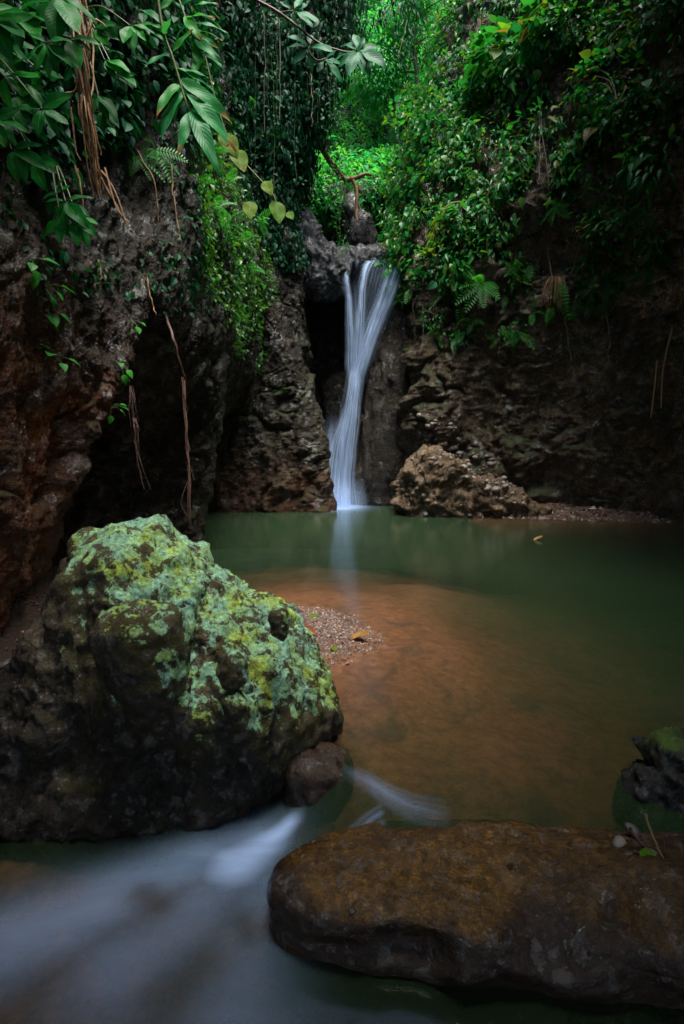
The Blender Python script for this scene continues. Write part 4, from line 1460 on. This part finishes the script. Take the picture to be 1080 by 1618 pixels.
# vine curtains on the overhanging rock at the top, left of the gap
sel = np.where((CL_P[:, 2] > 7.2) & (CL_P[:, 1] > 11.3) & (CL_P[:, 0] > -2.2) & (CL_P[:, 2] < 15))[0]
acc = Acc()
acc.add(*foliage_on(CL_P, CL_N, sel, 8000, .10, T_OVAL, (0, .25), 1.0, .3, .4))
acc.add(*foliage_on(CL_P, CL_N, sel, 9000, .12, T_LANCE, (0, .35), 1.2, .3, .5))
sel = np.where((CL_P[:, 2] > 5.4 + .6 * fbm(CL_P * .8, 3, 130)) & (CL_P[:, 2] <= 7.4) & (CL_P[:, 1] > 11.0) & (CL_P[:, 1] < 13.6))[0]
acc.add(*foliage_on(CL_P, CL_N, sel, 2600, .085, T_OVAL, (0, .15), .9, .3, .5))
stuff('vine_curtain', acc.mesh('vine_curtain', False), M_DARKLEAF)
for k in range(16):
    px = 405 + k * 8.5 + rng.uniform(-4, 4)
    y0, y1 = rng.uniform(-40, 60), rng.uniform(150, 330) if px < 470 else rng.uniform(150, 215)
    D = 11.6 if px < 440 else 12.2
    vine([P(px, y0, D), P(px + rng.uniform(-4, 4), (y0 + y1) / 2, D), P(px + rng.uniform(-5, 5), y1, D)], 80, .085,
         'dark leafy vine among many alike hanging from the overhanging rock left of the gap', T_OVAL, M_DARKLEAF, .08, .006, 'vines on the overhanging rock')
for x, y0, y1, lab in [(416, 20, 210, 'bare pale liana hanging down the left side of the vine curtain'), (441, 30, 190, 'bare thin liana hanging straight through the vine curtain'), (492, 110, 200, 'bare liana thread under the rosette branch')]:
    liana([P(x, y0, 11.3), P(x + 1, (y0 + y1) / 2, 11.3), P(x, y1, 11.3)], .008, lab)

# ---- left wall creepers
nl = fbm(CL_P * .8, 4, 140)
ez = 3.9 - .12 * (CL_P[:, 1] - 6) + nl * .9
rt = (CL_P[:, 2] - 1.5) / np.maximum(CL_P[:, 1], 1)
sel = np.where((rt > .50 + .12 * nl) & (CL_P[:, 2] < 11) & (CL_P[:, 1] > 2.5) & (CL_P[:, 1] < 11.9))[0]
acc = Acc()
acc.add(*foliage_on(CL_P, CL_N, sel, 15000, .10, T_OVAL, (0, .22), .6, .5, .6))
sel = np.where((rt > .22 + .03 * (CL_P[:, 1] < 6)) & (rt <= .52) & (nl > .15) & (CL_P[:, 1] > 4) & (CL_P[:, 1] < 11.9))[0]
acc.add(*foliage_on(CL_P, CL_N, sel, 700, .06, T_OVAL, (0, .06), .6, .5, .6))
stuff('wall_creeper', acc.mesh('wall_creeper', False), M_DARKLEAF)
sel = np.where((CL_P[:, 2] > 3.1 + nl * .6 - .05 * (CL_P[:, 1] - 9)) & (CL_P[:, 2] < 6.8) & (CL_P[:, 1] > 7.0) & (CL_P[:, 1] < 12.1) & (nl > -.2))[0]
acc = Acc()
acc.add(*foliage_on(CL_P, CL_N, sel, 5200, .06, T_OVAL, (0, .15), .6, .5, .6))
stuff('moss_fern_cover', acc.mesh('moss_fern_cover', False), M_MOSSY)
for px, py, nf, s, lab in [(345, 355, 8, .34, 'yellow green fern on the left wall below the yellowing vine'), (372, 385, 7, .30, 'fern clump at the lower end of the left wall greenery'), (325, 330, 7, .30, 'fern left of the yellow green one on the left wall'),
                           (385, 420, 6, .26, 'small fern at the very bottom of the left wall greenery'), (300, 300, 7, .28, 'fern on the left wall behind the tip of the ginger stem'), (400, 350, 7, .30, 'fern near the crevice beside the buttress'),
                           (350, 290, 7, .28, 'fern under the yellowing vine leaves'), (210, 250, 6, .24, 'small fern beside the root bundle'), (240, 235, 6, .24, 'small fern on bare dark rock right of the root bundle'),
                           (390, 170, 8, .30, 'fern high on the left wall beside the vine curtain'), (405, 210, 7, .30, 'fern lower beside the vine curtain'), (330, 245, 6, .26, 'fern right of the ginger leaves')]:
    fern(px, py, nf, s, lab, 'l')


def sprig(px, py, n, size, lab, grp=None):
    p, nn = near_left(px, py)
    t = thing('small_plant', lab, 'plant', p, grp)
    st = Acc()
    vs = []
    for k in range(n):
        d = unit(nn * .6 + rnd_dir(1)[0] * .9 - UP * .1)
        e = d * size * rng.uniform(.6, 1.3)
        st.add(*tube(curve_pts([Vector((0, 0, 0)), e * .5 + UP * .02, e], 5), .003, .002, 4))
        v, f = scatter(T_HEART, np.array([e]), np.array([d + UP * -.4]), np.array([UP + nn * .6]), np.array([size * rng.uniform(.9, 1.3)]))
        o = link('leaf', make_mesh('leaf', v, f, False), M_FERN, t)
    link('stem', st.mesh('stem'), M_STEM, t)


for px, py, n, s, lab in [(85, 570, 5, .09, 'lowest little plant on the brown left wall'), (70, 490, 5, .09, 'little plant above the lowest one on the brown left wall'), (68, 455, 6, .10, 'plant with bright leaves under the hanging sprig'),
                          (52, 415, 5, .09, 'little plant high on the left wall near the frame edge'), (175, 645, 5, .07, 'tiny grassy plant on the lip over the dark hollow'), (187, 577, 3, .07, 'tiny seedling above the lip of the hollow'),
                          (209, 511, 3, .07, 'tiny bright seedling in the middle of the grey left wall'), (440, 620, 3, .09, 'tiny yellowish plant on the wet buttress'), (397, 545, 4, .09, 'small plant in the crevice beside the buttress'),
                          (385, 480, 5, .10, 'small plant under the left wall greenery'), (412, 440, 6, .12, 'bushy little plant at the top of the crevice')]:
    sprig(px, py, n, s, lab)

# ---- unseen trees added to shade the stream and the right of the pool
def shade_tree(label, base, top, blobs, n, size):
    base = Vector(base)
    t = thing('tree', label, 'tree', base, 'added shade trees out of view')
    a, vs = Acc(), Acc()
    tp = Vector(top) - base
    a.add(*tube(curve_pts([Vector((0, 0, 0)), tp * .5 + Vector((0, 0, .5)), tp], 12, .05), .20, .08, 8))
    link('trunk', a.mesh('trunk'), M_TWIG, t)
    for x, y, z, r in blobs:
        c = Vector((x, y, z)) - base
        part = Acc()
        part.add(*tube(curve_pts([tp, (tp + c) / 2 + Vector((0, 0, .3)), c], 7), .06, .02, 5))
        link('branch', part.mesh('branch'), M_TWIG, t)
        vs.add(*clump_leaves(c, np.array([1, 1, .45]) * r, n, size, T_HEART, (0, 0, -.3), .4, .1))
    link('crown', vs.mesh('crown', False), M_SLOPE, t)


shade_tree('added unseen tree on the left rim, its crown shading the stream in front', (-3.6, .5, 9), (-1.5, .3, 8.5), [(-2.6, .2, 6.6, 1.5), (-1.2, -.4, 7.4, 1.6), (-.2, .0, 6.9, 1.4), (-1.6, -1.8, 7.4, 1.7), (-3.0, 1.6, 6.6, 1.2), (-2.4, 2.3, 6.4, 1.1)], 2000, .24)
shade_tree('added unseen tree on the right rim, its crown shading the stream in front', (5.2, .5, 9), (2.6, .3, 8.5), [(1.2, -.2, 6.8, 1.5), (2.6, .6, 6.6, 1.7), (2.2, -1.8, 7.4, 1.8), (.4, -1.8, 7.6, 1.7), (.9, -.2, 6.4, 1.1)], 2000, .24)
shade_tree('added unseen tree behind the camera, cutting the light from the mouth of the gorge', (-2.8, -5.5, 1.5), (-2.0, -5, 7), [(-2.6, -4.6, 5.5, 1.7), (0, -4.8, 8.8, 1.8), (2.8, -4.6, 5.5, 1.6), (-3.0, -5, 3.4, 1.5), (3.2, -5, 3.4, 1.5)], 900, .26)
shade_tree('added unseen tree on the right rim, shading the right side of the pool', (6.2, 6, 11), (4.3, 5.5, 9.6), [(4.2, 2.6, 7.4, 1.7), (4.4, 4.2, 8.2, 1.8), (4.8, 6.6, 9.2, 1.9), (3.8, 6.6, 10, 1.7), (5.0, 8.4, 10.8, 1.6)], 1000, .24)

# ---- near plants, leaf by leaf
def leaf_meshes(name, rows, cols, width, mat, variants=4, **kw):
    out = []
    for k in range(variants):
        v, f, uv = leaf_tpl(rows, cols, width * rng.uniform(.9, 1.1), kw.get('fold', .22) * rng.uniform(.5, 1.4), kw.get('droop', .22) * rng.uniform(.3, 1.6), kw.get('peak', .45))
        v = v + np.stack([.05 * np.sin(v[:, 1] * 3 + k) * v[:, 1], 0 * v[:, 0], .02 * np.sin(v[:, 1] * 11 + k) * np.sign(v[:, 0])], -1)
        me = make_mesh(name, v, f, uv=uv)
        me.materials.append(mat)
        out.append(me)
    return out


LM_BROAD = leaf_meshes('leaf', 10, 5, .22, M_BROAD)
LM_FROND = leaf_meshes('leaf', 12, 5, .13, M_FROND, droop=.25, peak=.4)
LM_PALE = leaf_meshes('leaf', 10, 5, .20, M_PALELEAF, peak=.55)
LM_YEL = leaf_meshes('leaf', 10, 5, .34, M_YLEAF, peak=.38, droop=.15)
LM_DEAD = leaf_meshes('dead_leaf', 10, 5, .24, M_DEAD, droop=-.25, fold=.9)


def put_leaf(mesh, b, tip, nrm, parent=None, name='leaf'):
    b, tip = Vector(b), Vector(tip)
    y = tip - b
    ln = y.length
    y.normalize()
    n = Vector(nrm)
    z = (n - y * n.dot(y)).normalized()
    x = y.cross(z)
    M = Matrix(((x.x * ln, y.x * ln, z.x * ln, b.x), (x.y * ln, y.y * ln, z.y * ln, b.y), (x.z * ln, y.z * ln, z.z * ln, b.z), (0, 0, 0, 1)))
    o = bpy.data.objects.new(name, mesh)
    COL.objects.link(o)
    if parent is not None:
        o.parent = parent
        M = Matrix.Translation(-parent.location) @ M
    o.matrix_local = M
    return o


def nrm_cam(jit=.45, up=.8):
    d = rnd_dir(1)[0]
    return Vector((.1 + d[0] * jit, -1.0 + d[1] * jit, up * .7 + d[2] * jit))


def part_tube(pts, r0, r1, mat, parent, name, n=14, wob=0.0):
    q = curve_pts(pts, n, wob) - np.array(parent.location)
    return link(name, make_mesh(name, *tube(q, r0, r1, 6)), mat, parent)


def rosette_plant(name, label, D, root_px, rosettes, meshes, size, stem_r=.008, mat=None):
    root = P(*root_px, D + .3)
    t = thing(name, label, 'plant', root)
    for (px, py, dd, angs, ln) in rosettes:
        c = P(px, py, D + dd)
        mid = (root + c) / 2 + Vector((0, -.03, .06))
        part_tube([root, mid, c], stem_r, stem_r * .6, mat or M_STEM, t, 'stem')
        for a in angs:
            L = ln * rng.uniform(.68, 1.05)
            a = R(a + rng.uniform(-8, 8))
            e = P(px + math.cos(a) * L, py - math.sin(a) * L, D + dd - rng.uniform(-.02, .12))
            b = c + (e - c) * .08
            put_leaf(meshes[rng.integers(len(meshes))], b, e, nrm_cam(), t)
    return t


rosette_plant('broadleaf_shrub', 'shrub with large glossy dark leaves filling the top left corner', 3.0, (-60, 60), [
    (72, 68, 0, (-30, -65, -90, -115, -160, 150, 20), 52), (66, 172, -.05, (40, -25, -60, -100, 170, 120), 50), (18, 236, 0, (20, -25, -60, -95, 150), 55), (30, 20, .1, (-10, -50, -90, -130, 40, 150), 58),
    (95, -5, .1, (-60, -100, -140, -20), 62), (5, 120, -.1, (10, -40, -80, 60), 55), (-10, 30, -.15, (0, -30, -70, 30), 60), (110, 60, .15, (0, -20, -120, -70), 48),
    (25, 150, .15, (-120, -80, -40, 20, 70), 46), (-8, 190, 0, (0, 30, -35, -70), 52), (60, 110, .2, (-20, -150, -100, 60), 44), (55, 255, .15, (-30, -80, -130, 10), 36), (0, 70, .2, (10, -20, -60, 40), 50)], LM_BROAD, 1)
rosette_plant('hanging_sprig', 'hanging sprig with a fan of glossy leaves below the root bundle, at left', 3.2, (85, 255), [
    (103, 318, 0, (-20, -50, -75, -100, -130, 170, 20), 40), (122, 345, 0, (-35, -60, -90, -5), 42), (88, 305, .05, (30, 70, -160, -120), 34), (95, 345, .05, (-70, -100, -140), 40)], LM_BROAD, 1, .006)
rosette_plant('leafy_shrub', 'thin shrub with drooping leaves right of the root bundle', 4.2, (120, 20), [
    (150, 45, 0, (-10, -50, -90, 40), 40), (165, 95, 0, (-20, -60, -5), 36), (155, 150, .05, (-40, -70, -110), 40), (185, 120, 0, (-15, -45, 20), 30), (160, 175, .1, (-60, -30, -95), 30), (205, 40, .1, (-40, -80, 0, -120), 40)], LM_BROAD, 1, .006)

# ginger stem with long leaves
ZP = lambda x, y: (220 + x / 2.7, y / 2.7)
gD = 4.0
t = thing('ginger_plant', 'arching ginger stem with long bright blades and browned tips, upper left', 'plant', P(*ZP(75, -40), gD))
part_tube([P(*ZP(*q), gD) for q in ((75, -40), (100, 130), (140, 240), (170, 340), (200, 440), (225, 500), (255, 640))], .011, .005, M_STEM, t, 'stem')
for b, e in [((130, 232), (10, 248)), ((140, 222), (210, 108)), ((150, 288), (340, 345)), ((172, 335), (385, 470)), ((170, 360), (65, 440)), ((185, 398), (58, 548)), ((190, 425), (128, 502)), ((214, 478), (160, 608)),
             ((220, 470), (345, 665)), ((200, 398), (420, 568)), ((105, 150), (118, 45)), ((95, 120), (-10, 70)), ((100, 100), (0, 0)), ((90, 40), (160, -60)), ((80, 0), (0, -60)), ((225, 480), (318, 640)), ((120, 190), (60, 120)), ((160, 300), (290, 290))]:
    put_leaf(LM_FROND[rng.integers(4)], P(*ZP(*b), gD), P(*ZP(*e), gD - rng.uniform(-.1, .2)), nrm_cam(.3, .7), t)
gD = 4.3
t = thing('ginger_plant', 'second ginger stem with shining blades behind the first one', 'plant', P(*ZP(150, -60), gD))
part_tube([P(*ZP(*q), gD) for q in ((150, -60), (190, 60), (232, 160), (270, 250))], .010, .005, M_STEM, t, 'stem')
for b, e in [((185, 50), (160, -20)), ((195, 70), (245, 125)), ((210, 100), (130, 160)), ((225, 140), (320, 175)), ((200, 80), (300, 20)), ((225, 130), (350, 125)), ((240, 180), (240, 265)), ((175, 20), (250, -40)), ((235, 165), (330, 215)), ((255, 215), (360, 260)),
             ((260, 230), (215, 310)), ((230, 100), (370, 90)), ((260, 60), (365, 100)), ((270, 20), (350, 60)), ((240, 20), (330, -10))]:
    put_leaf(LM_FROND[rng.integers(4)], P(*ZP(*b), gD), P(*ZP(*e), gD - rng.uniform(-.1, .2)), nrm_cam(.4, .7), t)
# vine with yellowing leaves
gD = 4.6
t = thing('yellowing_vine', 'slanting vine stem ending in three yellowish leaves left of the waterfall', 'vine', P(318, 60, gD))
part_tube([P(x, y, gD) for x, y in ((318, 60), (338, 150), (358, 212), (385, 255), (412, 285), (430, 305), (438, 325))], .007, .004, M_STEM, t, 'stem')
for b, e in [((357, 212), (372, 245)), ((372, 236), (384, 270)), ((418, 286), (428, 306)), ((436, 318), (440, 352)), ((395, 318), (396, 345)), ((455, 335), (462, 345)), ((356, 208), (352, 232))]:
    put_leaf(LM_YEL[rng.integers(4)], P(*b, gD), P(*e, gD - .06), nrm_cam(.3, .5), t)

# rosette branch at the top centre
gD = 6.0
t = thing('rosette_branch', 'branch tipped with pale green leaf rosettes in front of the overhanging rock', 'branch', P(385, -10, gD))
part_tube([P(x, y, gD) for x, y in ((385, -10), (420, 8), (441, 20), (470, 42), (492, 60), (512, 72), (545, 82), (562, 82))], .014, .007, M_DROOT, t, 'stem')
part_tube([P(x, y, gD) for x, y in ((441, 20), (455, 18), (463, 17))], .008, .006, M_DROOT, t, 'stem')
part_tube([P(x, y, gD) for x, y in ((495, 62), (488, 80), (500, 95), (515, 92))], .008, .006, M_DROOT, t, 'stem')
for c, tips in [((463, 17), ((438, 40), (467, 48), (486, 3), (503, 30), (495, 40), (442, 0), (478, -8))),
                ((489, 75), ((456, 48), (452, 70), (460, 98), (492, 112), (492, 52), (512, 80), (520, 68), (475, 60))),
                ((512, 95), ((543, 120), (543, 95), (500, 112), (530, 78), (524, 98))),
                ((565, 80), ((538, 60), (560, 50), (577, 57), (598, 70), (608, 89), (586, 108), (570, 105), (552, 106), (524, 84), (535, 95), (572, 100), (590, 80)))]:
    for e in tips:
        b = P(*c, gD)
        e = P(*e, gD - rng.uniform(-.15, .2))
        put_leaf(LM_PALE[rng.integers(4)], b + (e - b) * .1, e, nrm_cam(.25, .7), t)

# bundle of aerial roots
t = thing('root_bundle', 'bundle of tan aerial roots hanging down the left wall', 'roots', P(118, -20, 4.1))
for k in range(22):
    x0, x1, x2, x3 = rng.normal(118, 7), rng.normal(127, 8), rng.normal(140, 7), rng.normal(153, 5)
    y3 = rng.uniform(230, 320)
    part_tube([P(x0, -30, 4.1 + rng.uniform(-.1, .15)), P(x1, 80, 4.1 + rng.uniform(-.1, .1)), P(x2, 180, 4.15 + rng.uniform(-.1, .1)), P(x3, y3, 4.2)], rng.uniform(.006, .013), .004, M_ROOT, t, 'root', 22, .02)
for pts in [((160, 270), (180, 300), (203, 360)), ((158, 280), (176, 310), (196, 345)), ((120, 130), (132, 100), (136, 70)), ((104, 148), (118, 142), (124, 120)), ((118, 262), (126, 290), (132, 330)), ((112, 170), (118, 230), (128, 255)),
            ((136, 60), (150, 30), (170, 45)), ((165, 265), (185, 330), (205, 352))]:
    part_tube([P(x, y, 4.15) for x, y in pts], .008, .004, M_ROOT, t, 'root', 12, .01)


def hanging_root(pts, D, r, label, hairs):
    t = thing('hanging_root', label, 'root', P(*pts[0], D))
    part_tube([P(x, y, D) for x, y in pts], r, r * .35, M_DROOT, t, 'root', 26, .012)
    for k in range(hairs):
        i = rng.integers(0, len(pts) - 1)
        a = pts[i]
        b = pts[min(i + 1 + rng.integers(2), len(pts) - 1)]
        part_tube([P(a[0] + rng.normal(0, 2), a[1], D), P((a[0] + b[0]) / 2 + rng.normal(0, 6), (a[1] + b[1]) / 2, D - .03), P(b[0] + rng.normal(0, 5), b[1] + rng.uniform(-10, 8), D)], r * .35, r * .2, M_DROOT, t, 'rootlet', 12, .008)


hanging_root([(291, 596), (293, 650), (296, 710), (298, 760), (300, 830)], 6.3, .014, 'longest dark red root hanging before the dark hollow on the left', 9)
hanging_root([(207, 610), (211, 660), (213, 695), (220, 740), (227, 773)], 5.2, .008, 'frayed thin root hanging left of the longest one', 12)
liana([P(262, 500, 6.1), P(275, 540, 6.0), P(288, 585, 6.1), P(292, 600, 6.2)], .018, 'thick dark root running down the grey wall to the longest hanging root', M_DROOT, 'root', wob=.02)['category'] = 'root'
for pts, lab in [(((232, 432), (238, 470), (246, 498)), 'short orange root on the grey left wall'), (((155, 410), (160, 440), (152, 450)), 'pale curled rootlet on the upper grey wall'), (((122, 265), (130, 300)), 'short whitish root stub above the hanging sprig'),
                 (((270, 260), (275, 320), (285, 380)), 'thin brown stem on the left wall under the ginger leaves'), (((190, 200), (240, 280), (250, 350)), 'long thin vine stem slanting down the left wall')]:
    p, n = near_left(*pts[-1])
    liana([P(x, y, p[1] - .3) for x, y in pts], .008, lab, M_ROOT, 'root', wob=.015)['category'] = 'root'

# ------------------------------------------------------------------ gravel, pebbles, fallen leaves
def scatter_stones(xy, zfun, size, name, mat, parent=None):
    s, f = ico(0)if False else (np.array([[1, 0, 0], [-1, 0, 0], [0, 1, 0], [0, -1, 0], [0, 0, .6], [0, 0, -.6]], dtype=float), np.array([[0, 2, 4], [2, 1, 4], [1, 3, 4], [3, 0, 4], [2, 0, 5], [1, 2, 5], [3, 1, 5], [0, 3, 5]]))
    n = len(xy)
    q = s[None] * (1 + rng.uniform(-.35, .35, (n, 6, 1)))
    a = rng.uniform(0, 6.3, n)
    ca, sa = np.cos(a), np.sin(a)
    q = np.stack([q[:, :, 0] * ca[:, None] - q[:, :, 1] * sa[:, None], q[:, :, 0] * sa[:, None] + q[:, :, 1] * ca[:, None], q[:, :, 2]], -1) * size[:, None, None]
    c = np.stack([xy[:, 0], xy[:, 1], zfun(xy[:, 0], xy[:, 1]) + size * .2], -1)
    V = q + c[:, None]
    Fq = f[None] + (np.arange(n) * 6)[:, None, None]
    return stuff(name, make_mesh(name, V.reshape(-1, 3), Fq.reshape(-1, 3), False), mat)


m = NT('gravel_grains')
rnd = m.n('NewGeometry').outputs['Random Per Island']
c = m.ramp(rnd, [(0, (.02, .013, .010)), (.3, (.06, .030, .020)), (.6, (.10, .05, .033)), (.88, (.14, .085, .06)), (1, (.26, .20, .16))])
pr = m.n('BsdfPrincipled', i_Roughness=.45)
m.l(c, pr.inputs['Base Color'])
M_GRAVEL = m.done(pr.outputs[0])
xy = rng.uniform((-1.7, 3.4), (.5, 5.4), (60000, 2))
e = spit_e(xy[:, 0], xy[:, 1])
xy = xy[rng.random(len(xy)) < np.clip((1.10 - e) * 3, 0, 1)][:22000]
scatter_stones(xy, bed_z, rng.lognormal(math.log(.0062), .4, len(xy)), 'gravel', M_GRAVEL)
M_LITTER = plain_mat('dark_bank_litter', (.012, .007, .005), (.085, .04, .02), 30, .7, .3)
xy = np.concatenate([rng.uniform((-3, 2.2), (-1.55, 5.6), (9000, 2))])
scatter_stones(xy, bed_z, rng.lognormal(math.log(.008), .5, len(xy)), 'gravel', M_LITTER)
xy = rng.uniform((2.6, 10.4), (7, 12.6), (16000, 2))
xy = xy[bed_z(xy[:, 0], xy[:, 1]) > -.03]
scatter_stones(xy, bed_z, rng.lognormal(math.log(.016), .5, len(xy)), 'gravel', M_GRAVEL)


def ground_pt(px, py):
    z = 0.0
    for _ in range(6):
        w = W(px, py, z)
        z = float(bed_z(np.array([w.x]), np.array([w.y]))[0])
        z = max(z, float(water_z(np.array([w.x]), np.array([w.y]))[0]))
    return W(px, py, z)


for px, py, s, lab, ms in [(850, 812, .14, 'largest buff stone on the right bank at the end of the outcrop', cob), (905, 819, .09, 'pale flat stone on the right bank', cob), (1005, 807, .10, 'brown stone on the right bank near the dark wall', cob),
                           (790, 800, .12, 'grey stone against the outcrop', cob), (960, 812, .06, 'small stone in the middle of the right bank', dcob),
                           (505, 973, .030, 'flat dark stone at the far edge of the gravel spit', dcob), (475, 970, .026, 'brown stone beside the boulder at the top of the gravel spit', dcob),
                           (543, 1043, .018, 'round bluish pebble near the front of the gravel spit', dcob), (555, 1045, .013, 'small grey pebble touching the round bluish one', cob), (500, 995, .016, 'dark pebble behind the left orange leaf', dcob),
                           (595, 1030, .012, 'pale pebble at the tip of the gravel spit', cob), (440, 803, .10, 'round dark stone at the foot of the buttress', dcob), (505, 800, .12, 'brown stone at the right corner of the buttress', dcob), (375, 808, .08, 'low wet stone at the left foot of the buttress', dcob)]:
    o = stone('stone' if s > .05 else 'pebble', ms[rng.integers(6)], ground_pt(px, py), s, None, .7)
    tag(o, lab, 'stone')
for px, py, s, lab in [(20, 1000, .045, 'brown stone on the left bank at the frame edge'), (8, 1050, .05, 'dark rounded stone below the brown one at the left frame edge'), (45, 1010, .03, 'small dark stone on the left bank beside the boulder'), (22, 1085, .06, 'large dark stone low on the left bank')]:
    tag(stone('stone', dcob[rng.integers(6)], ground_pt(px, py), s, None, .7), lab, 'stone')


def dead(px, py, ang, ln, lab, mesh=None, lift=.012, at=None):
    c = (at or ground_pt(px, py)) + Vector((0, 0, lift))
    d = Vector((math.cos(R(ang)), math.sin(R(ang)), .1)) * ln
    o = put_leaf(mesh or LM_DEAD[rng.integers(4)], c - d / 2, c + d / 2, (rng.uniform(-.3, .3), -.35, 1), None, 'fallen_leaf')
    tag(o, lab, 'leaf')


dead(487, 1002, 150, .13, 'bright orange fallen leaf on the gravel spit next to the boulder')
dead(568, 1012, -25, .20, 'long red brown fallen leaf in the middle of the gravel spit')
dead(549, 1050, 40, .045, 'small red leaf fragment at the front of the gravel spit')
dead(496, 975, 10, .09, 'yellow green fallen leaf at the far edge of the gravel spit', LM_YEL[1])
dead(850, 853, 0, .15, 'orange leaf floating on the pool off the right bank', lift=.008)
dead(527, 1027, 100, .08, 'yellow brown fallen leaf lying flat on the gravel spit', LM_YEL[2])
dead(33, 990, 70, .14, 'dry straw coloured leaf on the left bank by the boulder', LM_YEL[0])
dead(50, 980, 20, .12, 'green fallen leaf on the left bank by the boulder', LM_YEL[3])

for k in range(16):
    px, py = rng.uniform(468, 592), rng.uniform(972, 1052)
    tag(stone('pebble', (cob, dcob)[k % 2][rng.integers(6)], ground_pt(px, py), rng.uniform(.009, .018), None, .7), 'tiny pebble, one of many alike scattered over the gravel spit', 'stone', 'pebbles scattered over the gravel spit')
for k in range(22):
    c = ground_pt(rng.uniform(-20, 62), rng.uniform(968, 1120))
    d = Vector((math.cos(k * 2.4), math.sin(k * 2.4), .08)) * rng.uniform(.07, .13)
    o = put_leaf(LM_DEAD[k % 4], c - d / 2 + Vector((0, 0, .015)), c + d / 2 + Vector((0, 0, .015)), (rng.uniform(-.3, .3), -.3, 1), None, 'fallen_leaf')
    tag(o, 'brown dead leaf among the litter on the bank left of the boulder', 'leaf', 'dead leaves on the left bank')
# debris caught between the flat boulder and the dark one
for px, py, s, z, lab, ms in [(978, 1332, .030, .05, 'smooth oval pebble at the left end of the debris pile', cob), (1000, 1312, .034, .06, 'reddish pebble on top of the debris pile', dcob), (995, 1352, .028, .045, 'dark flat pebble under the oval one', dcob),
                              (1030, 1350, .026, .05, 'dark pebble in the middle of the debris pile', dcob)]:
    tag(stone('pebble', ms[rng.integers(6)], W(px, py, .025 + s * .5), s, None, .7), lab, 'stone')
for pts, lab, r in [([(1018, 1285), (1035, 1330), (1058, 1375)], 'thin orange brown stick standing in the debris pile', .004), ([(995, 1310), (1015, 1335), (1030, 1348)], 'thick reddish stick stub in the debris pile', .007), ([(1046, 1325), (1050, 1350), (1052, 1368)], 'short grey stick beside the standing one', .005),
                    ([(1000, 1345), (1022, 1352), (1050, 1362)], 'dark stick lying at the bottom of the debris pile', .006)]:
    liana([P(x, y, W(*pts[-1], .02).y) for x, y in pts], r, lab, M_ROOT if 'orange' in lab else M_DROOT, 'stick', wob=.004)['category'] = 'stick'
dead(1023, 1353, 60, .085, 'yellow dry leaf in the debris pile at the right edge', LM_YEL[1], at=W(1023, 1354, .045))
p = W(556, 1440, .02)
tag(stone('pebble', dcob[2], p, .014, None, .8), 'small shiny dark pebble lying on the flat brown boulder', 'stone')
for px, py in ((52, 1130), (60, 1115)):
    pass
